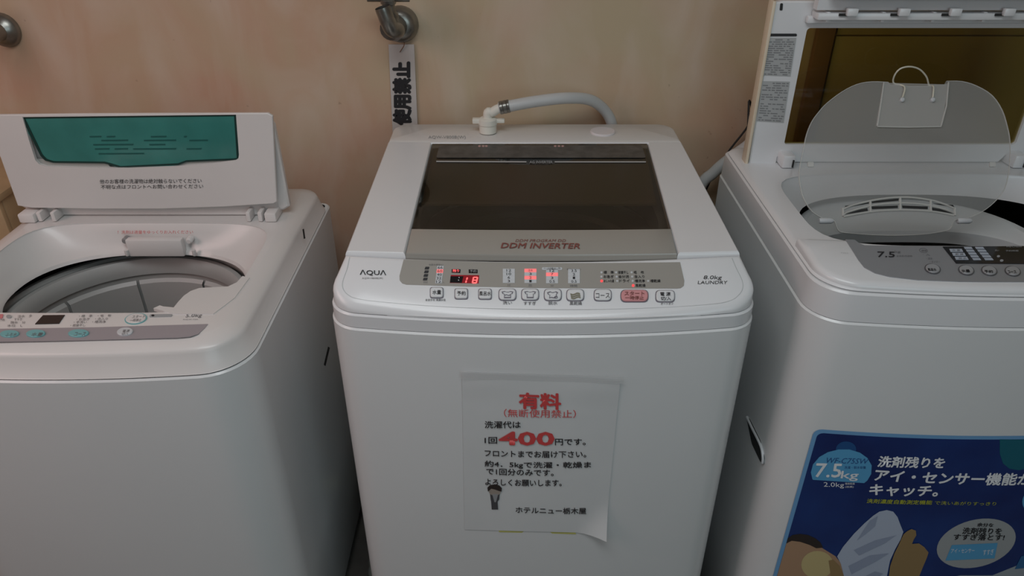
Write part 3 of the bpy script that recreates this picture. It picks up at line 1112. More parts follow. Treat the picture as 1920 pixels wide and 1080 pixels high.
# control panel on the left machine
LPAN = zplane(LZ)
band = []
for u in (-230, -100, 0, 80, 160, 240, 320, 352):
    band.append(u)
front_e = [(-235, 637), (-120, 641), (0, 641.5), (120, 639.5), (240, 636.5), (330, 634), (356, 632), (372, 627), (384, 616), (390, 608.5)]
back_e = [(300, 611), (180, 614.5), (60, 616.5), (0, 617.5), (-120, 616), (-215, 612)]
decal('button_strip', LPAN, front_e + back_e, MAUVE, LM, 0.0010, label='mauve grey strip holding the round keys')
# raised right shoulder of the panel
decal('panel_shoulder', LPAN, [(288, 579.5), (300, 574), (306, 576), (326, 578), (334, 568), (345, 556), (358, 547), (374, 541.5), (400, 540), (428, 538.5), (444, 531), (455, 519), (468, 522), (440, 560), (400, 590), (330, 590)], WARMW, LM, 0.0016, -0.004)
LB = {}
for u, v, a, b_, s, m in ((19, 628, 18, 6.5, 'ふろ水', TEALB), (68, 627.5, 18, 7, '水量', TEALB), (148, 627, 19.5, 7, 'コース', TEALB), (235, 624, 15, 7.5, '', CLEARK)):
    b = obj('button', plate(nb(), LPAN, ellpx(u, v, a, b_, 0.35), 0, 0.0025, 0.0012), m, LM, 'pale round power key' if not s else None)
    if s:
        write(s, zplane(LZ + .0035), u - 10, v + 3, u + 11, 7, GPRINT, b, sk=3, h=0.0003)
    else:
        write_many([('電源', u - 6, v - .5, u + 7, 5, v - 1, 2), ('切/入', u - 8, v + 5, u + 5, 5, v + 4.5, 2)], zplane(LZ + .0035), GPRINT, b, h=0.0003)
decal('display', LPAN, [(81, 592), (122, 591.5), (111, 607.5), (66, 608.5)], BLACKG, LM, 0.0011, label='small dark display')
b = obj('start_button', plate(nb(), LPAN, ellpx(255, 598.5, 18.5, 9.2, 0.5), 0, 0.0016, 0.001), WARMW, LM, 'white start key outlined in teal')
bm = nb()
ringpx(bm, LPAN, ellpx(255, 598.5, 20.5, 10.4, 0.5), ellpx(255, 598.5, 18.7, 9.3, 0.5), 0, 0.0012)
obj('button_outline', bm, TEALB, b)
write_many([('スタート', 247, 597, 271, 5.5, 596, 2), ('一時停止', 243, 603.5, 264, 5.5, 603, 2)], zplane(LZ + 0.0024), GPRINT, b, h=0.0003)
write_many([('・標　準　・毛　布', 148, 596, 208, 5, 595, 1), ('・お急ぎ　・念入り', 143, 602, 202, 5, 601, 1), ('・手洗い　・槽洗浄', 138, 607.5, 198, 5, 606.5, 1), ('・部屋干し', 132, 613.5, 160, 5, 613, 1),
            ('注水　多', 33, 596.5, 60, 5, 595.5, 1), ('すすぎ', 27, 602, 42, 5), ('脱水　分', 20, 608, 48, 5), ('水位　L', 14, 614, 42, 5), ('予約', 0, 603, 9, 5)], LPAN, GPRINT, LM, h=0.001, bold=0.006)
write('5.0kg', LPAN, 347, 597.5, 377, 8, GPRINT, LM, v1=596.5, sk=3)
write('AQW-S50', LPAN, 343, 601, 371, 2.5, LPRINT, LM)
decal('small_tag', LPAN, roundpx([(281, 590.5), (324, 589.5), (322, 594.5), (280, 595.5)], 2.4), LPRINT, LM, 0.001)
decal('small_tag', LPAN, ellpx(287, 592.6, 3, 1.8, n=12), BLACK, LM, 0.0014)
decal('status_lamp', LPAN, ellpx(17, 594.5, 5, 3.2, n=14), LPRINT, LM, 0.0014)
decal('red_sticker', LPAN, roundpx([(-8, 591), (7, 590), (5, 597.5), (-10, 598.5)], 2), pbr('pink_print', (0.6, 0.2, 0.22), 0.4), LM, 0.0012)

# recess back wall: red print, lint filter box with clips
LBK = yplane(1.2385)
write('！洗剤は適量をゆっくりお入れください', LBK, 221, 438.5, 362, 6.5, RED, LM, v1=438, h=0.0004)
bm = nb()
a = yplane(1.236).hit(239, 444)
b2 = yplane(1.236).hit(352, 475)
box(bm, a.x, b2.x, 1.222, 1.238, b2.z, a.z, 0.003)
fb = obj('lint_filter_cover', bm, WARMW, LM)
for u in (236, 356):
    q = yplane(1.232).hit(u, 450)
    bm = nb()
    lathe(bm, (q.x, 1.24, q.z), (0, -1, 0), [(0.006, 0), (0.006, 0.012), (0.004, 0.015)], 12)
    obj('filter_latch', bm, pbr('grey_latch', (0.25, 0.24, 0.24), 0.4) if u < 300 else WARMW, fb)
    q = yplane(1.222).hit(u + (2 if u < 300 else 8), 474)
    bm = nb()
    lathe(bm, (q.x, q.y, q.z - .006), (0, 0, 1), [(0.003, 0), (0.004, 0.004), (0.004, 0.012)], 10)
    obj('filter_pin', bm, WARMW, fb)

# lid of the left machine: folded pair standing up
BACKL = yplane(1.285)
LF = 1.262
LIDL = yplane(LF)


def lidL(u, v, y=LF): return yplane(y).hit(u, v)


def slab_xz(bm, outline, y_front, depth, holes=(), bev=0.002):
    """upright panel: outline in (x,z), front face at y_front, thickness depth"""
    pts = [Vector(p) for p in outline]
    o1 = inset2([tuple(p) for p in pts], bev)
    V = loft(bm, [[(p[0], y_front + depth, p[1]) for p in pts], [(p[0], y_front + bev, p[1]) for p in pts], [(p[0], y_front, p[1]) for p in o1]])
    top, bot = V[-1], V[0]
    for lay, yy, vs in ((0, y_front, top), (1, y_front + depth, bot)):
        polys = [[Vector((v.co.x, v.co.z, 0)) for v in vs]]
        allv = list(vs)
        for h in holes:
            hv = [bm.verts.new((p[0], yy, p[1])) for p in h]
            polys.append([Vector((p[0], p[1], 0)) for p in h])
            allv += hv
            if lay == 0:
                hf = [hv]
            else:
                hf.append(hv)
        for t in tessellate_polygon(polys):
            try:
                bm.faces.new([allv[i] for i in t])
            except ValueError:
                pass
        if holes and lay == 1:
            n = len(hf[0])
            for i in range(n):
                bm.faces.new((hf[0][i], hf[0][(i + 1) % n], hf[1][(i + 1) % n], hf[1][i]))
    return bm


def xz(pxs, y): return [(p.x, p.z) for p in (yplane(y).hit(*q) for q in pxs)]


wpx = roundpx([(39, 220), (444, 213), (449, 297), (443, 301), (350, 306), (208, 314), (80, 313), (66, 304)], 5, 3)
win_out = [(33, 219), (444.5, 213.5), (449, 290), (448, 297), (443, 301), (400, 307), (330, 313), (240, 315.5), (150, 315), (80, 313), (70, 309), (62, 300), (50, 262)]
# front leaf
fleaf = xz([(-28, 216), (150, 214), (300, 213.3), (502, 212.5), (511, 218), (519, 378), (513, 382), (420, 388), (300, 392), (180, 392), (60, 390), (33, 386)], LF)
wtop = 218
bm = nb()
slab_xz(bm, fleaf, LF, 0.006, holes=[xz([(42, 219.6), (442.5, 215.2), (448, 290), (447, 297), (442, 300.5), (400, 306), (330, 312), (240, 315), (150, 314.5), (85, 312), (73, 308), (66, 300), (54, 262)], LF)], bev=0.0012)
lid = obj('lid', bm, WARMW, LM, 'front leaf of the raised bifold lid')
# teal pane, seated a little back in its opening, with its lower tab
pane_px = [(33, 219), (450, 214), (450, 297), (440, 300), (350, 303), (335, 309), (315, 313), (225, 316), (205, 309), (195, 306), (100, 305), (85, 301), (76, 292), (60, 262)]
bm = nb()
slab_xz(bm, xz(pane_px, LF + .0035), LF + 0.0035, 0.002, bev=0.0004)
pn = obj('window_pane', bm, TEAL, lid, 'teal see-through window')
for gp_ in ([(60, 312), (70, 298), (200, 304), (210, 318), (80, 318)], [(310, 318), (345, 302), (455, 296), (455, 306), (340, 318)]):
    obj('window_gasket', slab_xz(nb(), xz(gp_, LF + .0058), LF + 0.0058, 0.002, bev=0.0004), pbr('gasket_grey', (0.35, 0.36, 0.34), 0.6), lid)
dk_px = [(40, 219), (443, 214), (448, 299), (440, 300), (350, 303.5), (335, 309), (225, 314.5), (205, 308.5), (195, 306), (100, 305), (85, 301), (76, 292)]
bm = nb()
ringpx(bm, yplane(LF + .0032), dk_px, [(47, 222), (439, 217.5), (444, 296), (437, 297), (349, 300.5), (334, 306), (226, 311.5), (206, 305.5), (196, 303), (101, 302), (88, 298), (80, 290)], 0, 0.0006)
obj('pane_edge', bm, pbr('dark_teal_edge', (0.01, 0.04, 0.035), 0.3), lid)
PW = yplane(LF + .0033)
LBLTXT = pbr('faint_teal_print', (0.012, 0.10, 0.09), 0.4)
bm = nb()
for (v, us) in ((255, ((168, 190), (200, 216), (283, 312), (345, 350))), (262, ((190, 240), (270, 330), (355, 390))), (270, ((175, 250), (280, 310))), (278, ((178, 205), (215, 240), (250, 330), (350, 378))), (287, ((185, 270),))):
    for a_, b_ in us:
        plate(bm, PW, [(a_, v), (b_, v - .5), (b_, v + 2), (a_, v + 2.5)], 0, 0.0004)
obj('faint_print', bm, LBLTXT, pn)
LFP = yplane(LF - .0004)
write('他のお客様の洗濯物は絶対触らないでください', LFP, 187, 344.5, 378, 8.5, BLACK, lid, v1=343, h=0.0005, bold=0.004)
write('不明な点はフロントへお問い合わせください', LFP, 189, 354.5, 381, 8, BLACK, lid, v1=353, h=0.0005, bold=0.004)
# rear leaf behind
bm = nb()
rz = xz([(-20, 206), (515, 206), (520, 232), (538, 398), (532, 404), (10, 412), (-20, 300)], 1.287)
ztp = yplane(1.283).hit(500, 230).z
slab_xz(bm, [(-0.925, 0.895), (-0.437, 0.895), (-0.424, 0.903), (-0.427, ztp - .006), (-0.43, ztp), (-0.92, ztp), (-0.935, ztp - .006), (-0.94, 0.905)], 1.283, 0.012, bev=0.003)
rl = obj('rear_leaf', bm, WARMW, LM, 'rear leaf of the raised lid')
bm = nb()
slab_xz(bm, [(-0.905, 0.886), (-0.445, 0.886), (-0.445, 0.925), (-0.905, 0.925)], 1.278, 0.02, bev=0.003)
obj('hinge_beam', bm, WARMW, LM)
for u0 in (78, 104, 466, 488):
    p = yplane(1.262).hit(u0, 412)
    bm = nb()
    box(bm, p.x, p.x + .008, 1.2515, 1.2825, LZ + 0.001, 0.9048, 0.002)
    obj('hinge_arm', bm, WARMW, LM)
p = yplane(1.262).hit(500, 410)
bm = nb()
box(bm, p.x, p.x + .022, 1.250, 1.30, LZ + 0.0005, 0.9035, 0.003)
obj('hinge_block', bm, WARMW, LM)
p = yplane(1.262).hit(58, 412)
bm = nb()
box(bm, p.x - .012, p.x + .018, 1.246, 1.30, LZ + 0.0005, 0.9035, 0.003)
obj('hinge_block', bm, WARMW, LM)
# small slot and hand recess in the side
LS = xplane(LX1, 1)
decal('side_slot', LS, [(567, 430), (569.5, 429), (572, 447), (569.5, 448)], DARK, LM, 0.0006)
decal('side_slot', LS, [(615, 650), (618, 652), (610, 686), (607, 684)], DARK, LM, 0.0006)

# ================================================================== RIGHT MACHINE
RXa, RXb = 0.423, 1.045
RXC, RHW = (RXa + RXb) / 2, (RXb - RXa) / 2
RYF, RYB, RBOW, RR = 0.848, 1.42, 0.022, 0.06
RM = thing('washing_machine', 'white washing machine with tall brown-window lid raised and blue sticker, rightmost', 'washing machine', (RXC, 1.13, 0))
cab, RP = cabinet(RM, RXa, RXb, RYF, RYB, RR, RBOW, 0.918, WHITE)
feet(RM, RXa, RXb, RYF, RYB)
RFRONT = Curved(lambda x: front_y(x, RXC, RHW, RYF, RBOW))
# belt
bm = nb()
R1 = inset2(RP, 0.0022)
loft(bm, [to3(inset2(RP, 0.01), 0.9185), to3(inset2(RP, 0.0022), 0.9192), to3(R1, 0.922), to3(inset2(RP, 0.004), 0.962), to3(inset2(RP, 0.0068), 0.9648), to3(inset2(RP, 0.016), 0.965)])
obj('belt_rim', bm, WHITE_P, RM)
RZT = 0.972
RTOP = zplane(RZT)
RCC = (RXC, 1.135)
rhole = sellipse(RCC[0], RCC[1], 0.258, 0.142, 5.0, 96)
RO = plan(RXa + .0075, RXb - .0075, RYF + 0.0075, RYB, RR, 0.03, RBOW, nf=24, nc=12, ns=16)
bm = nb()
slab(bm, RO, lambda x, y: RZT, [(0, 0.005), (0.003, 0.002), (0.010, 0)], 0.966, holes=[rhole], hole_drop=0.004)
obj('top_cover', bm, WHITE_P, RM)
bm = nb()
rr = [to3(rhole, RZT - .002)]
for a, b_, n_, z in ((0.256, 0.141, 5, RZT - .006), (0.250, 0.139, 4.2, RZT - .016), (0.244, 0.137, 3.4, RZT - .026), (0.238, 0.134, 2.8, RZT - .034), (0.233, 0.131, 2.6, RZT - .037), (0.240, 0.138, 2.6, RZT - 0.039)):
    rr.append(to3(sellipse(RCC[0], RCC[1], a, b_, n_, 96), z))
loft(bm, rr)
obj('recess', bm, WHITE_P, RM)
bm = nb()
loft(bm, [to3(sellipse(0.70, 1.09, a, b_, n_, 72), z) for a, b_, n_, z in ((0.208, 0.196, 2.5, 0.885), (0.208, 0.196, 2.5, 0.914), (0.205, 0.193, 2.5, 0.918))] +
     [to3(sellipse(0.698, 1.085, 0.192, 0.183, 2.5, 72), 0.919), to3(sellipse(0.697, 1.08, 0.188, 0.180, 2.5, 72), 0.9155)] +
     [to3(sellipse(0.690, 1.035, 0.197, 0.142, 2.9, 72), 0.912), to3(sellipse(0.690, 1.033, 0.193, 0.138, 2.9, 72), 0.908), to3(sellipse(0.690, 1.033, 0.193, 0.138, 2.9, 72), 0.885)])
obj('tub_ring', bm, pbr('ring_white', (0.62, 0.65, 0.66), 0.35), RM)
bm = nb()
loft(bm, [to3(sellipse(0.69, 1.05, a, b_, 2.1, 72), z) for a, b_, z in ((0.20, 0.165, 0.887), (0.20, 0.165, 0.56), (0.18, 0.14, 0.5), (0.05, 0.05, 0.49))], False, True)
obj('tub', bm, STEEL, RM, 'steel drum')
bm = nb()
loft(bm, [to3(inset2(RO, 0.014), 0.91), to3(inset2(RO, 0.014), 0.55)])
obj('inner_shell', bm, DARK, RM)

# raised control panel housing at the front
rp_z = lambda x, y: 0.9775 + 0.055 * (y - 0.86)
RPAN = Plane((0, 0.86, 0.9775), (0, -0.055, 1))
ph = [p for p in plan(RXa + .010, RXb - .010, RYF + .009, RYB, RR, 0.03, RBOW, nf=24, nc=12, ns=40) if p[1] < 0.975]
lft = [p for i, p in enumerate(ph) if p[0] < RXC and i > len(ph) // 2]
oth = [p for p in ph if p not in lft]
hb = [RPAN.hit(*q) for q in ((1917, 461), (1850, 460.5), (1760, 460), (1680, 459.5), (1625, 459), (1614, 455.5), (1604, 449), (1583, 447), (1514, 444))]
hr = [(2 * RXC - p.x, p.y) for p in hb[::-1]]
ph = lft + oth + [(RXb - .010, hb[-1].y)] + hr + [(p.x, p.y) for p in hb] + [(RXa + .010, hb[-1].y)]
bm = nb()
slab(bm, ph, rp_z, [(0.0, 0.007), (0.0012, 0.004), (0.004, 0.0015), (0.010, 0)], 0.9665)
obj('panel_housing', bm, WHITE_P, RM)
def px_of(p):
    """where a point of the panel lies seen from the viewer (inverse of Plane.hit)"""
    q = p - CAMP
    d = q.y * CT - q.z * ST
    return (960 + F * q.x / d, 540 - F * (q.y * ST + q.z * CT) / d)


gp_b = [(1585, 450), (1602, 450.5), (1611, 457), (1621, 461), (1680, 461.5), (1760, 462), (1850, 462.5)]
gp_f = [(1850, 529.5), (1800, 529), (1720, 526), (1668, 520), (1640, 513), (1620, 502), (1609, 488)]
mir = lambda q: px_of(Vector((2 * RXC - RPAN.hit(*q).x, RPAN.hit(*q).y, RPAN.hit(*q).z)))
gp = gp_b + [mir(q) for q in gp_b[::-1]] + [mir(q) for q in gp_f[::-1]] + gp_f
decal('control_strip', RPAN, gp, GREY, RM, 0.0010, label='metallic grey control strip')
write('7.5', RPAN, 1645, 483.5, 1677, 10, BLACK, RM, v1=484, bold=0.01, h=0.0016)
write_many([('kg', 1677, 476.5, 1688, 5), ('全自動洗濯機', 1680, 483, 1710, 3)], RPAN, GPRINT, RM, h=0.0016)
scr = [(1767, 464.5), (1980, 463), (2010, 497), (1792, 495.5)]
ds = decal('display', RPAN, scr, BLACKG, RM, 0.0020, label='black display with white keys printed on it')
KEY = pbr('display_key', (0.42, 0.47, 0.55), 0.4)
for c_, (u0, wdt, n_, v0, dv, sl) in enumerate(((1779, 24, 3, 472, 7.4, 5.0), (1806, 15, 5, 467.5, 5.2, 3.9), (1827, 16, 5, 467.5, 5.2, 4.2))):
    for k in range(n_):
        u = u0 + k * sl
        v = v0 + k * dv
        h2 = 2.7 if n_ == 3 else 1.8
        decal('display_key', RPAN, [(u, v - h2), (u + wdt - 1, v - h2), (u + wdt + 2, v + h2), (u + 2.5, v + h2)], KEY, ds, 0.0026)
write_many([('水 量', 1784, 474, 1799, 3.5), ('乾 燥', 1790, 481.5, 1805, 3.5), ('脱 水', 1796, 489, 1811, 3.5)], RPAN, GPRINT, ds, h=0.003)
write_many([('WE-C75SW', 1885, 466.5, 1915, 3), ('洗い', 1864, 474, 1872, 3.5), ('予約時間', 1884, 474.5, 1908, 3)], RPAN, LPRINT, ds, h=0.0026)
decal('display_lamp', RPAN, ellpx(1871, 483, 3, 1.8, n=12), LPRINT, ds, 0.0026)
decal('display_lamp', RPAN, ellpx(1877, 491, 3.4, 2.0, n=12), LPRINT, ds, 0.0026)
RT2 = Plane(RPAN.p + RPAN.n * 0.0036, RPAN.n)
for u, v, s in ((1748, 506, '風呂水'), (1811, 508.5, '水量'), (1854, 509.5, '予約'), (1898, 510.5, 'コース'), (1945, 511, '洗い'), (1995, 511, '脱水')):
    e = ellpx(u, v, 13, 8.2, -0.35)
    b = obj('button', plate(nb(), RPAN, e, 0, 0.0026, 0.0014), pbr('silver_key', (0.42, 0.43, 0.45), 0.3, metal=0.3), RM)
    bm = nb()
    ringpx(bm, RPAN, ellpx(u, v, 15, 9.6, -0.35), e, 0, 0.0020)
    obj('button_ring', bm, pbr('ring_dark', (0.13, 0.13, 0.14), 0.25, metal=0.4), b)
    write(s, RT2, u - 8, v + 2.5, u + 8, 5, BLACK, b, h=0.0006, sk=-1.5, bold=0.01)
bm = nb()
ringpx(bm, RPAN, ellpx(1731, 471, 8, 4.6, -0.3, 16), ellpx(1731, 471, 7, 3.8, -0.3, 16), 0, 0.0014)
obj('level_symbol', bm, GPRINT, RM)
write_many([('標準', 1727, 473.5, 1737, 4), ('・入', 1730, 481, 1743, 4), ('・注水', 1736, 488, 1748, 4), ('・タイマー', 1743, 494.5, 1762, 4)], RPAN, GPRINT, RM, h=0.0014)
write_many([('プッシュ', 1576, 476, 1590, 2.5)], RPAN, LPRINT, RM, h=0.0006)

# tall lid, standing open
RY = 1.33
LZb = yplane(RY).hit(1405, 316).z
bm = nb()
win = xz([(1480, 271), (1484, 264), (1511, 60), (1516, 53), (1930, 53), (1925, 160), (1906, 264), (1901, 271)], RY)
win = [(xx, zz) for xx, zz in win]
wx0 = yplane(RY).hit(1481, 265).x
wx0t = yplane(RY).hit(1513, 56).x
wx1 = 2 * RXC - wx0 + .0
wzb, wzt = yplane(RY).hit(1500, 271).z, yplane(RY).hit(1600, 52.5).z
win = []
for (x, z, sx, sz) in ((wx0, wzb, 1, 1),):
    pass


def rrect(x0, x1, z0, z1, r, k=5, dx=0.0):
    out = []
    for cx_, cz_, a0 in ((x1 - r, z0 + r, -90), (x1 - r, z1 - r, 0), (x0 + r, z1 - r, 90), (x0 + r, z0 + r, 180)):
        for i in range(k + 1):
            a = math.radians(a0 + 90 * i / k)
            out.append((cx_ + r * math.cos(a), cz_ + r * math.sin(a)))
    return out


win = rrect(wx0t, 2 * RXC - wx0t - 0.006, wzb, wzt, 0.006)
LX_0 = yplane(RY).hit(1406, 300).x
LX_1 = 2 * RXC - LX_0
LZ1 = 1.262
outl = [(LX_0 + .002, LZb), (LX_0 + .052, LZb), (LX_0 + .0525, LZb + .022), (LX_0 + .075, LZb + .026), (LX_0 + .085, LZb + .012), (LX_1 - .085, LZb + .012), (LX_1 - .075, LZb + .026), (LX_1 - .0525, LZb + .022), (LX_1 - .052, LZb), (LX_1 - .002, LZb),
        (LX_1, LZb + .003), (LX_1 - .004, LZ1), (LX_1 - .009, LZ1 + .003), (LX_0 + .009, LZ1 + .003), (LX_0 - .008, LZ1), (LX_0, LZb + .003)]
outl[-2] = (LX_0 - .006, LZ1)
slab_xz(bm, outl, RY, 0.014, holes=[win], bev=0.0025)
RL = obj('lid', bm, WHITE_P, RM, 'raised lid seen from its underside')
bm = nb()
box(bm, LX_0 - .009, LX_0 - .003, RY - .003, RY + .022, LZb + .0, LZ1 + .003, 0.0015)
obj('lid_edge', bm, pbr('yellowed_edge', (0.70, 0.60, 0.46), 0.4), RL, 'yellowed outer edge')
bm = nb()
slab_xz(bm, rrect(wx0t - .004, 2 * RXC - wx0t - .002, wzb - .004, wzt + .004, .004), RY + .006, 0.003, bev=0.0005)
obj('window_pane', bm, AMBER, RL, 'brown tinted see-through pane')
# strip below the pane
# printed instruction labels
GL = pbr('label_grey', (0.42, 0.43, 0.43), 0.5)
RLP = yplane(RY - .0003)
DP = pbr('dim_print', (0.22, 0.225, 0.23), 0.6)
decal('black_bar', RLP, roundpx([(1441, 63), (1494, 63), (1494, 68), (1441, 68)], 2.4), BLACK, RL, 0.0006)
decal('slot', RLP, roundpx([(1463, 6), (1468, 6), (1467, 19.5), (1461.5, 19.5)], 2.4), DARK, RL, 0.0006)
for (a, b_, c_, d_) in (((1440, 71), (1493, 71), (1482, 143), (1430, 141)), ((1429, 152), (1481, 153), (1469, 230), (1419, 227))):
    lb = decal('instruction_label', RLP, [a, b_, c_, d_], GL, RL, 0.0006)
    bm = nb()
    for k in range(17):
        f = (k + 0.6) / 17.5
        L = (a[0] + (d_[0] - a[0]) * f, a[1] + (d_[1] - a[1]) * f)
        Rr = (b_[0] + (c_[0] - b_[0]) * f, b_[1] + (c_[1] - b_[1]) * f)
        x = 2
        while x < 46:
            wdt = random.choice((4, 6, 9, 13))
            if random.random() < 0.75:
                t0, t1 = x / 50, min(0.96, (x + wdt) / 50)
                p0 = (L[0] + (Rr[0] - L[0]) * t0, L[1] + (Rr[1] - L[1]) * t0)
                p1 = (L[0] + (Rr[0] - L[0]) * t1, L[1] + (Rr[1] - L[1]) * t1)
                plate(bm, RLP, [p0, p1, (p1[0], p1[1] + 2.0), (p0[0], p0[1] + 2.0)], 0, 0.0009)
            x += wdt + 2
    obj('small_print', bm, DP, lb)
# upper folded leaf with ribs and tabs
bm = nb()
UX0, UX1 = yplane(1.31).hit(1530, 20).x, LX_1 - .06
box(bm, UX0, UX1, 1.296, 1.328, yplane(1.31).hit(1600, 35).z, yplane(1.31).hit(1600, 22).z, 0.002)
rb = obj('folding_hinge_rail', bm, WHITE_P, RL)
zt_ = yplane(1.31).hit(1600, 46).z
bm = nb()
box(bm, UX0 - .008, UX1 + .02, 1.318, 1.329, zt_, zt_ + .012, 0.002)
obj('cross_rib', bm, WHITE_P, RL)
for u in (1549, 1652, 1747, 1842, 1930):
    q = yplane(1.30).hit(u, 36)
    bm = nb()
    box(bm, q.x, q.x + .006, 1.300, 1.328, zt_ + .006, zt_ + .022, 0.001)
    obj('stiffening_rib', bm, WHITE_P, RL)
for u in (1585, 1682, 1778, 1878, 1980):
    q = yplane(1.295).hit(u, 24)
    bm = nb()
    box(bm, q.x, q.x + .018, 1.286, 1.2955, q.z - .004, q.z + .008, 0.0015)
    obj('hinge_knuckle', bm, WHITE_P, RL)
    bm = nb()
    box(bm, q.x - .010, q.x + .006, 1.2925, 1.2958, q.z - .005, q.z - .001, 0)
    obj('hinge_slot', bm, DARK, RL)
bm = nb()
zz = yplane(1.30).hit(1600, 19).z
V = loft(bm, [[(UX0 - .003, 1.318, zz), (UX1 + .01, 1.318, zz), (UX1 + .01, 1.300, zz), (UX0 - .003, 1.300, zz)],
              [(UX0 - .006, 1.300, zz + .16), (UX1 + .01, 1.300, zz + .16), (UX1 + .01, 1.282, zz + .16), (UX0 - .006, 1.282, zz + .16)]], True, True)
ul = obj('upper_leaf', bm, WHITE_P, RL, 'upper leaf folded above the window')
bm = nb()
box(bm, UX0 + .01, UX1 - .06, 1.272, 1.292, zz + .020, zz + .12, 0.006, 3)
obj('leaf_rib', bm, WHITE_P, RL)
# hinge posts on the deck
for sx in (-1, 1):
    xx = RXC + sx * (RXC - (LX_0 + .064))
    bm = nb()
    box(bm, xx - .012, xx + .012, 1.300, 1.36, RZT + .0005, RZT + .026, 0.004)
    hp = obj('hinge_post', bm, WHITE_P, RM)
    bm = nb()
    box(bm, xx + .006, xx + .0085, 1.297, 1.3003, RZT + .004, RZT + .018, 0)
    obj('hinge_notch', bm, DARK, hp)
# inner translucent lid, hinged at the back of the opening and leaning on the big lid
A0, A1 = Vector((0, 1.118, 0.955)), Vector((0, 1.285, 1.150))
dirv = (A1 - A0).normalized()
nrm = Vector((0, -dirv.z, dirv.y))
IL = Plane(A0, nrm)
ilt = thing_part = None
opx = [(1664, 155), (1633, 154), (1605, 159), (1577, 173), (1549, 194), (1535, 209), (1521, 228), (1511, 252), (1505, 280), (1497, 322), (1499, 350), (1505, 373), (1518, 394), (1530, 404), (1548, 413), (1562, 414), (1568, 428), (1575, 436),
       (1600, 439), (1633, 441.5), (1677, 442.5), (1720, 441), (1755, 437), (1780, 430), (1788, 414), (1808, 411), (1830, 403), (1849, 392), (1868, 375), (1883, 354), (1890, 325), (1893, 290), (1892, 262), (1888, 240), (1878, 208), (1859, 180), (1830, 162), (1802, 153.5), (1773, 153), (1769, 161), (1750, 161), (1735, 163), (1700, 163), (1690, 160), (1668, 161)]
_o = [Vector((p[0], p[1], 0)) for p in opx[:-6]]
opx = [(p.x, p.y) for p in smooth_path(_o, 3)] + opx[-6:]
bm = nb()
plate(bm, IL, opx, 0, 0.0018)
il = obj('inner_lid', bm, FROST, RM, 'frosted translucent inner lid, propped up')
bm = nb()
ringpx(bm, IL, opx, scale_px(opx, 0.993), 0.0018, 0.0030)
obj('inner_lid_rim', bm, FROSTE, il)
bm = nb()
plate(bm, IL, roundpx([(1654, 157), (1768, 160), (1777, 158), (1762, 240), (1640, 239)], 4), 0.0019, 0.004)
obj('grip_pocket', bm, FROSTL, il)
bm = nb()
for pts in (((1655, 157), (1649, 200), (1643, 238)), ((1776, 156), (1772, 200), (1762, 238)), ((1643, 239), (1700, 240), (1762, 239))):
    tube(bm, [IL.hit(*p) + nrm * .004 for p in pts], 0.0014, 8)
obj('pocket_edge', bm, FROSTE, il)
# handle loop
bm = nb()
yl = yplane(1.262)
loop = smooth_path([IL.hit(1688, 188) + nrm * .006, IL.hit(1692, 166) + nrm * .007, yplane(1.278).hit(1676, 156), yplane(1.275).hit(1677, 142), yplane(1.272).hit(1688, 129), yplane(1.27).hit(1706, 125), yplane(1.272).hit(1724, 130), yplane(1.275).hit(1737, 144), yplane(1.278).hit(1742, 160), IL.hit(1746, 166) + nrm * .007, IL.hit(1745, 188) + nrm * .006], 6)
tube(bm, loop, 0.0014, 8)
hl = obj('handle_loop', bm, pbr('clear_cord', (0.62, 0.60, 0.50), 0.25), il, 'thin clear pull loop')
for u in (1688, 1745):
    obj('loop_knob', lathe(nb(), IL.hit(u, 190) + nrm * .004, nrm, [(0.004, 0), (0.004, 0.004), (0.002, 0.006)], 12), CLEARK, hl)
# vent grille near the hinge
bm = nb()
gr = [((1583, 387), (1627, 379), (1629, 382), (1586, 390)), ((1633, 378), (1683, 373.5), (1683, 377), (1634, 381.5)), ((1748, 382), (1785, 385), (1788, 390), (1756, 384)),
      ((1581, 399), (1625, 391), (1626, 396), (1582, 403)), ((1633, 388), (1682, 386), (1682, 391), (1634, 393)), ((1690, 386), (1738, 388), (1738, 393), (1691, 391)), ((1746, 390), (1784, 396), (1785, 401), (1747, 395))]
for q in gr:
    plate(bm, IL, q, 0.0019, 0.0028)
obj('vent_slots', bm, DARK, il)
bm = nb()
for pts in (((1580, 404), (1590, 398), (1640, 385), (1700, 382), (1750, 388), (1787, 400)), ((1578, 394), (1600, 385), (1650, 374), (1700, 371), (1750, 378), (1788, 392)), ((1580, 407), (1640, 397), (1700, 395), (1750, 398), (1786, 405))):
    tube(bm, smooth_path([IL.hit(*p) + nrm * .0035 for p in pts], 4), 0.0018, 6)
for u, va, vb in ((1579, 391, 406), (1630, 377, 399), (1686, 371, 396), (1743, 376, 398), (1788, 391, 405)):
    tube(bm, [IL.hit(u, va) + nrm * .0035, IL.hit(u, vb) + nrm * .0035], 0.002, 6)
obj('vent_ribs', bm, FROSTE, il)
for u in (1549, 1808):
    bm = nb()
    p = IL.hit(u, 414)
    lathe(bm, p - Vector((.012, 0, 0)), (1, 0, 0), [(0.004, 0), (0.005, 0.002), (0.005, 0.020), (0.003, 0.024)], 12)
    obj('pivot_pin', bm, CLEARK, il)
for u in (1518, 1858):
    decal('bump_stop', IL, roundpx([(u - 5, 305), (u + 6, 305), (u + 6, 314), (u - 5, 314)], 2), FROSTE, il, 0.004, 0.0019)
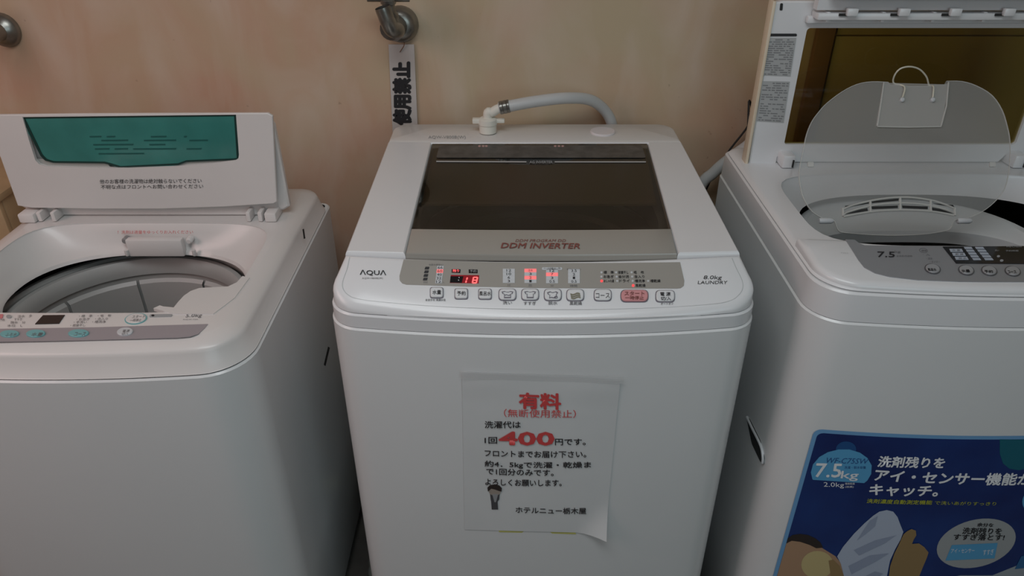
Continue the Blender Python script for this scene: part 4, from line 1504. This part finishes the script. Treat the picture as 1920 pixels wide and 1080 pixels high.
# tiny raised dots on the recess wall at the right
# side hand recess
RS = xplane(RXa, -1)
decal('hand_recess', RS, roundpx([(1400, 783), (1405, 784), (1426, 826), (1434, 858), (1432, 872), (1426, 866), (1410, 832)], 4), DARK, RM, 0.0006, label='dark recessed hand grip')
bm = nb()
tube(bm, smooth_path([RS.hit(1402, 782) + Vector((-.001, 0, 0)), RS.hit(1412, 803) + Vector((-.001, 0, 0)), RS.hit(1428, 836) + Vector((-.001, 0, 0)), RS.hit(1432, 858) + Vector((-.001, 0, 0)), RS.hit(1431, 868) + Vector((-.001, 0, 0))], 5), 0.0028, 8)
obj('grip_lip', bm, CLEARK, RM)

# ------------------------------------------------------------------ blue sticker on the right machine
ST_ = thing('product_sticker', 'large blue rounded sticker with white Japanese text on the rightmost machine front', 'sticker', (RXC, 0.85, 0.55))
RSF = Curved(lambda x: front_y(x, RXC, RHW, RYF, RBOW) - 0.0002)


def curved_plate(bm, surf, px, h, step=30):
    """thin sheet following the curved front: outline cut into vertical strips"""
    us = [p[0] for p in px]
    n = len(px)
    lo, hi = min(us), max(us)
    k = max(1, int((hi - lo) / step))
    cuts = [lo + (hi - lo) * i / k for i in range(k + 1)]

    def clip(poly, f):
        out = []
        for i in range(len(poly)):
            a, b = poly[i], poly[(i + 1) % len(poly)]
            fa, fb = f(a), f(b)
            if fa >= 0:
                out.append(a)
            if (fa >= 0) != (fb >= 0):
                t = fa / (fa - fb)
                out.append((a[0] + (b[0] - a[0]) * t, a[1] + (b[1] - a[1]) * t))
        return out
    for a, b in zip(cuts[:-1], cuts[1:]):
        q = clip(clip(px, lambda p: p[0] - a + 1e-6), lambda p: b - p[0] + 1e-6)
        if len(q) < 3:
            continue
        V = [surf.hit(*p) + surf.n * h for p in q]
        for v in V:
            v.x = min(max(v.x, sx0 + .0066), sx1 - .0066)
            v.y = surf.f(v.x) - h
            v.z = max(v.z, 0.307)
        try:
            bm.faces.new([bm.verts.new(v) for v in V])
        except ValueError:
            pass
    bmesh.ops.remove_doubles(bm, verts=bm.verts[:], dist=1e-6)
    return bm


def cdecal(name, px, mat, parent, h, label=None, step=30):
    return obj(name, curved_plate(nb(), RSF, px, h, step), mat, parent, label)


# corners of the sticker as a true rounded rectangle on the front
z_t = RSF.hit(1700, 815).z
P1, P2 = RSF.hit(1521, 809), RSF.hit(1455, 1080)
sx0 = (P1.x + P2.x) / 2 - .001
sx1 = 2 * RXC - sx0
sheet = rrect(sx0, sx1, 0.30, z_t + .001, 0.012, 4)
inner = rrect(sx0 + .0065, sx1 - .0065, 0.3065, z_t - .006, 0.009, 4)


def curved_xz(poly, h, mat, name, parent, label=None):
    bm = nb()
    lo, hi = min(p[0] for p in poly), max(p[0] for p in poly)
    k = 24
    V = []
    def clip(pl, f):
        out = []
        for i in range(len(pl)):
            a, b = pl[i], pl[(i + 1) % len(pl)]
            fa, fb = f(a), f(b)
            if fa >= 0: out.append(a)
            if (fa >= 0) != (fb >= 0):
                t = fa / (fa - fb)
                out.append((a[0] + (b[0] - a[0]) * t, a[1] + (b[1] - a[1]) * t))
        return out
    for i in range(k):
        a, b = lo + (hi - lo) * i / k, lo + (hi - lo) * (i + 1) / k
        q = clip(clip(poly, lambda p: p[0] - a), lambda p: b - p[0])
        if len(q) > 2:
            try:
                bm.faces.new([bm.verts.new((p[0], RSF.f(p[0]) - h, p[1])) for p in q])
            except ValueError:
                pass
    bmesh.ops.remove_doubles(bm, verts=bm.verts[:], dist=1e-6)
    return obj(name, bm, mat, parent, label)


curved_xz(sheet, 0.0004, LBLUE, 'sheet_border', ST_, 'pale blue border')
curved_xz(inner, 0.0007, BLUE, 'sheet', ST_)
cdecal('printed_bubble', ellpx(1586, 842, 19, 15), pbr('blue_soft', (0.015, 0.08, 0.24), 0.35), ST_, 0.0008)
cdecal('printed_bubble', [(1874, 823)] + [(1874, 850), (1880, 868), (1892, 878), (1910, 881), (1930, 876), (1942, 862), (1946, 840), (1946, 824)], DTEAL, ST_, 0.0009)
bub = [(1523, 898)] + [(1520 + 0, 885), (1524, 870), (1536, 856), (1552, 847), (1572, 842), (1592, 842), (1612, 848), (1626, 858), (1634, 872), (1633, 888), (1626, 900), (1620, 905), (1525, 899)]
cdecal('printed_bubble', bub, CYANB, ST_, 0.0009, 'pale blue bubble with the capacity')
write('WF-C75SW', RSF, 1546, 867, 1625, 10, pbr('navy_print', (0.02, 0.08, 0.25), 0.5), ST_, h=0.0012, sk=4, v1=869)
write('7.5', RSF, 1527, 893, 1575, 25, WHITEPR, ST_, h=0.0012, sk=4, v1=894, bold=0.015)
write('kg', RSF, 1575, 900, 1607, 18, WHITEPR, ST_, h=0.0012, sk=3, v1=901, bold=0.01)
write('洗濯・脱水容量', RSF, 1583, 878, 1623, 5, pbr('navy_print', (0.02, 0.08, 0.25), 0.5), ST_, h=0.0012)
write('2.0kg', RSF, 1544, 914, 1582, 11, WHITEPR, ST_, h=0.0012, v1=915)
write_many([('簡易乾燥', 1584, 908, 1602, 4), ('(送風)', 1584, 914, 1600, 4)], RSF, WHITEPR, ST_, h=0.0012)
write('洗剤残りを', RSF, 1644, 874, 1768, 20, WHITEPR, ST_, h=0.0012, sk=5, v1=877, bold=0.03)
write('アイ・センサー機能が', RSF, 1637, 900, 1932, 22, WHITEPR, ST_, h=0.0012, sk=6, v1=908, bold=0.03)
write('キャッチ。', RSF, 1628, 927, 1756, 20, WHITEPR, ST_, h=0.0012, sk=5, v1=930, bold=0.03)
write('洗剤濃度自動測定機能', RSF, 1624, 942, 1746, 8, YELPR, ST_, h=0.0012, sk=2, v1=945, bold=0.01)
write('で洗いあがりすっきり', RSF, 1751, 945, 1866, 7, YELPR, ST_, h=0.0012, sk=2, v1=947)
# printed picture: child and towel
face = [(1464, 1030), (1470, 1018), (1482, 1012), (1500, 1013), (1520, 1018), (1540, 1026), (1553, 1034), (1566, 1042), (1580, 1060), (1586, 1090), (1590, 1120), (1470, 1120), (1450, 1090), (1456, 1060)]
pic = cdecal('printed_child', face, SKIN, ST_, 0.0009, 'printed picture of a child lying down')
cdecal('printed_hair', [(1474, 1018), (1477, 1008), (1486, 1002), (1500, 1000), (1515, 1002), (1528, 1008), (1538, 1016), (1543, 1026), (1530, 1027), (1518, 1021), (1500, 1015), (1484, 1013)], HAIR, pic, 0.0011)
cdecal('printed_cheek', ellpx(1532, 1058, 30, 26), CREAMPR, pic, 0.0011)
cdecal('printed_shirt', [(1553, 1050), (1562, 1048), (1574, 1060), (1582, 1080), (1582, 1110), (1560, 1110), (1556, 1070)], SKIND, pic, 0.0013)
tow = cdecal('printed_towel', [(1569, 1042), (1580, 1024), (1600, 1000), (1620, 980), (1636, 966), (1648, 958), (1662, 955), (1674, 958), (1682, 968), (1688, 984), (1693, 996), (1688, 1010), (1678, 1028), (1668, 1050), (1662, 1080), (1660, 1120), (1588, 1120), (1582, 1080), (1576, 1056)], TOWEL, ST_, 0.0015, 'printed white towel')
FOLD = pbr('towel_fold_print', (0.30, 0.35, 0.47), 0.5)
for fpx in ([(1600, 1030), (1640, 1012), (1680, 1002), (1660, 1016), (1610, 1040)], [(1630, 975), (1645, 966), (1640, 985), (1622, 1000), (1606, 1012)], [(1590, 1060), (1630, 1040), (1666, 1036), (1640, 1052), (1596, 1075)], [(1600, 1090), (1640, 1070), (1655, 1074), (1610, 1105)]):
    cdecal('printed_fold', fpx, FOLD, tow, 0.0018)
cdecal('printed_hand', [(1693, 1000), (1700, 994), (1708, 990), (1716, 993), (1717, 1002), (1712, 1010), (1709, 1018), (1722, 1017), (1732, 1024), (1740, 1034), (1736, 1046), (1730, 1060), (1722, 1080), (1716, 1120), (1662, 1120), (1664, 1090), (1668, 1060), (1676, 1036), (1684, 1020)], SKIND, ST_, 0.0021, 'printed hand holding the towel')
# white oval
ov = cdecal('printed_oval', [(1830 + 74 * math.cos(t) - 0, 1018 - 45 * math.sin(t) - 12 * math.cos(t)) for t in [2 * math.pi * i / 40 for i in range(40)]], pbr('oval_print', (0.36, 0.38, 0.39), 0.5), ST_, 0.0009, 'pale oval with black text', step=15)
write_many([('余分な', 1831, 986, 1861, 7, 987, 2), ('洗剤残りを', 1803, 1000, 1876, 12, 1001, 3), ('すすぎ落とす!', 1786, 1011, 1881, 11, 1012, 3)], RSF, BLACK, ov, bold=0.02, h=0.0012)
cdecal('printed_bar', [(1784, 1021), (1870, 1017), (1864, 1046), (1772, 1050)], CYANB, ov, 0.0012)
write_many([('アイ・センサー', 1782, 1036, 1826, 8, 1035, 1), ('すすぎ', 1842, 1040, 1862, 11, 1039, 1)], RSF, WHITEPR, ov, h=0.0014)
cdecal('printed_swoosh', [(1905, 1060), (1915, 1047), (1940, 1030), (1980, 1010), (2040, 995), (2040, 1120), (1730, 1120), (1740, 1090), (1800, 1078), (1860, 1078)], pbr('swoosh_print', (0.34, 0.38, 0.42), 0.5), ST_, 0.0009)
cdecal('printed_bar', [(1914, 1042), (1960, 1030), (1955, 1060), (1902, 1066)], pbr('blue_bar', (0.03, 0.14, 0.32), 0.4), ST_, 0.0013)
cdecal('printed_bubble', ellpx(1938, 940, 22, 22), CYANB, ST_, 0.0011)

# ------------------------------------------------------------------ hose and cord behind the right machine
DH = thing('drain_hose', 'grey hose slanting down to the floor beside the rightmost machine', 'hose', (0.40, 1.50, 0.0))
pa, pb = yplane(1.47).hit(1412, 262), yplane(1.495).hit(1340, 322)
dpath = smooth_path([(0.515, 1.434, 0.93), (0.512, 1.462, 0.985), (0.497, 1.470, 1.02), pa, (pa + pb) / 2, pb, pb + Vector((-.03, .01, -.06)), (0.375, 1.50, 0.60), (0.385, 1.49, 0.2), (0.39, 1.45, 0.016)], 7)
obj('hose_tube', tube(nb(), dpath, 0.0125, 14), HOSE, DH)
PC = thing('power_cord', 'thin black cord running beside the slanting grey hose', 'cord', (0.36, 1.5, 0.0))
q1, q2 = yplane(1.535).hit(1407, 228), yplane(1.535).hit(1362, 290)
obj('cord_wire', tube(nb(), smooth_path([(0.50, 1.424, 0.88), (0.502, 1.49, 0.93), (0.498, 1.53, 1.03), q1, q2, q2 + Vector((-.035, 0, -.09)), (0.36, 1.535, 0.5), (0.375, 1.40, 0.05), (0.38, 1.2, 0.004), (0.375, 1.0, 0.004)], 6), 0.0022, 8), RUBBER, PC)

# ------------------------------------------------------------------ hose at the foot between left and middle machine
FH = thing('corrugated_drain_hose', 'dark grey corrugated hose on the floor between left and middle machines', 'hose', (-0.32, 1.2, 0))
pts = smooth_path([(-0.325, 1.48, 0.35), (-0.33, 1.40, 0.18), (-0.325, 1.25, 0.10), (-0.31, 1.08, 0.05), (-0.30, 0.96, 0.024), (-0.305, 0.80, 0.022)], 14)
obj('hose_tube', tube(nb(), pts, [0.019 if i % 2 else 0.0165 for i in range(len(pts))], 14), pbr('dark_grey_hose', (0.22, 0.22, 0.20), 0.5), FH)
q = Vector((-0.328, 1.28, 0.125))
obj('hose_joint', lathe(nb(), q + Vector((0, .03, .035)), (0, -.6, -.75), [(0.021, 0), (0.024, 0.004), (0.024, 0.026), (0.021, 0.03)], 16), pbr('pale_green', (0.45, 0.48, 0.30), 0.5), FH, 'pale green hose joint')

# ------------------------------------------------------------------ taps on the wall
def px3(u, v, y): return yplane(y).hit(u, v)


T1 = thing('water_tap', 'worn chrome water tap with upturned spout, above the hanging tag', 'tap', px3(752, 42, WY))
c = px3(748, 45, WY - .002)
obj('wall_flange', lathe(nb(), (c.x + .004, WY, c.z), (0, -1, 0), [(0.036, 0), (0.036, 0.006), (0.033, 0.016), (0.027, 0.024), (0.018, 0.028)], 28), CHROME, T1)
obj('tap_body', tube(nb(), smooth_path([(c.x, WY - .015, c.z), (c.x - .003, WY - .045, c.z + .002), (c.x - .006, WY - .078, c.z + .006)], 5), 0.021, 18), CHROME, T1)
sp0 = px3(736, 52, 1.475)
spt = smooth_path([(c.x - .002, WY - .06, c.z - .006), px3(745, 57, 1.475), px3(735, 55, 1.46), px3(727, 40, 1.452), px3(717, 13, 1.45)], 6)
bm = nb()
tube(bm, spt, [0.015] * (len(spt) - 1) + [0.0145], 16, cap=False)
obj('spout', bm, CHROME, T1)
en = spt[-1]
dr = (spt[-1] - spt[-2]).normalized()
obj('spout_mouth', lathe(nb(), en - dr * .004, dr, [(0.0125, 0), (0.0125, 0.001)], 16), DARK, T1)
bm = nb()
lathe(bm, (c.x - .006, WY - .07, c.z + .012), (0, -.15, 1), [(0.017, 0), (0.017, 0.02), (0.012, 0.026), (0.012, 0.04), (0.015, 0.042), (0.015, 0.05)], 18)
obj('valve_stem', bm, CHROME, T1)
hz = c.z + .055
bm = nb()
tube(bm, [(c.x - .045, WY - .078, hz + .008), (c.x + .035, WY - .078, hz + .008)], [0.007, 0.007], 12)
obj('tap_handle', bm, CHROME, T1)

c2 = px3(8, 56, WY)
T2 = thing('water_tap', 'dark chrome tap at the far left above the teal-window machine', 'tap', (c2.x, WY, c2.z))
obj('wall_flange', lathe(nb(), (c2.x, WY, c2.z), (0, -1, 0), [(0.034, 0), (0.034, 0.004), (0.030, 0.012), (0.022, 0.018), (0.016, 0.022)], 28), CHROME, T2)
obj('tap_body', tube(nb(), smooth_path([(c2.x, WY - .015, c2.z), (c2.x - .006, WY - .05, c2.z), (c2.x - .02, WY - .08, c2.z + .004)], 5), 0.018, 18), CHROME, T2)
bm = nb()
tube(bm, smooth_path([(c2.x - .02, WY - .075, c2.z), (c2.x - .035, WY - .10, c2.z - .004), (c2.x - .05, WY - .12, c2.z - .03), (c2.x - .052, WY - .122, c2.z - .05)], 5), 0.0135, 14)
obj('spout', bm, CHROME, T2)
bm = nb()
tube(bm, [(c2.x - .02, WY - .08, c2.z + .01), (c2.x - .02, WY - .08, c2.z + .045)], 0.012, 14)
tube(bm, [(c2.x - .055, WY - .08, c2.z + .048), (c2.x + .012, WY - .08, c2.z + .048)], 0.007, 12)
obj('tap_handle', bm, CHROME, T2)

# ------------------------------------------------------------------ hanging tag
TAGY = WY - .004
TG = thing('hanging_tag', 'narrow white tag with sideways black text hanging below the tap', 'tag', px3(755, 160, TAGY))
tz1 = px3(752, 83, TAGY).z
tx0, tx1 = px3(729, 90, TAGY).x, px3(777, 90, TAGY).x
bx0, bx1 = px3(732, 232, TAGY).x, px3(781, 232, TAGY).x
bm = nb()
slab_xz(bm, [(bx0, 0.87), (bx1, 0.87), (tx1, tz1), (tx0, tz1)], TAGY - .0012, 0.0012, bev=0.0003)
obj('tag_card', bm, pbr('tag_card', (0.50, 0.47, 0.45), 0.5), TG)
TS = yplane(TAGY - .0015)
bm = nb()
write_bm(bm, '使用禁止', TS, (770, 233), (769, 117), (738.5, 233), 0.065, 0.0004)
obj('lettering', bm, BLACK, TG, norm=False)
bm = nb()
tube(bm, smooth_path([px3(753, 60, WY - .02), px3(757, 72, TAGY - .006), px3(758, 84, TAGY - .006), px3(753, 93, TAGY - .004), px3(750, 98, TAGY - .003)], 5), 0.0009, 6)
obj('hanging_wire', bm, pbr('rusty_wire', (0.20, 0.11, 0.07), 0.6, metal=0.3), TG)

# ------------------------------------------------------------------ board behind the right lid
BD = thing('plywood_panel', 'yellowish plywood board on the wall, seen through the brown lid window', 'board', (0.9, WY, 0.8))
b0 = px3(1548, 160, WY - .01).x
for k, (za, zb) in enumerate(((0.75, px3(1600, 67, WY - .01).z - .0015), (px3(1600, 67, WY - .01).z + .0015, 1.42))):
    bm = nb()
    box(bm, b0, b0 + 0.9, WY - .010, WY - .0005, za, zb, 0.001)
    obj('board', bm, PLY, BD)
bm = nb()
box(bm, b0 - .042, b0 - .006, WY - .018, WY - .0005, 0.75, 1.42, 0.002)
obj('batten', bm, PLYD, BD, 'brown upright batten at the board edge')

# ------------------------------------------------------------------ wooden box behind the left machine
WB = thing('wooden_box', 'tan wooden box in the corner behind the left machine', 'box', (-1.14, 1.42, 0))
for (x0, x1, y0, y1, z0, z1, nm) in ((-1.30, -1.02, 1.34, 1.352, 0.0, 0.885, 'side_board'), (-1.30, -1.02, 1.535, 1.547, 0.0, 0.885, 'side_board'), (-1.032, -1.02, 1.353, 1.534, 0.0, 0.885, 'side_board'), (-1.30, -1.288, 1.353, 1.534, 0.0, 0.885, 'side_board'), (-1.305, -1.015, 1.335, 1.55, 0.886, 0.900, 'top_board')):
    obj(nm, box(nb(), x0, x1, y0, y1, z0, z1, 0.002), WOOD, WB)

# ------------------------------------------------------------------ ceiling lamp (the room's own light, above and behind the viewer)
CL = thing('ceiling_lamp', 'long white ceiling lamp above the washing machines', 'lamp', (-0.15, 0.15, RZ))
obj('lamp_housing', box(nb(), -0.8, 0.5, -0.12, 0.42, 2.42, 2.499, 0.01), pbr('lamp_housing_white', (0.7, 0.7, 0.7), 0.5), CL)

for o in bpy.data.objects:
    if '_base' in o:
        del o['_base']
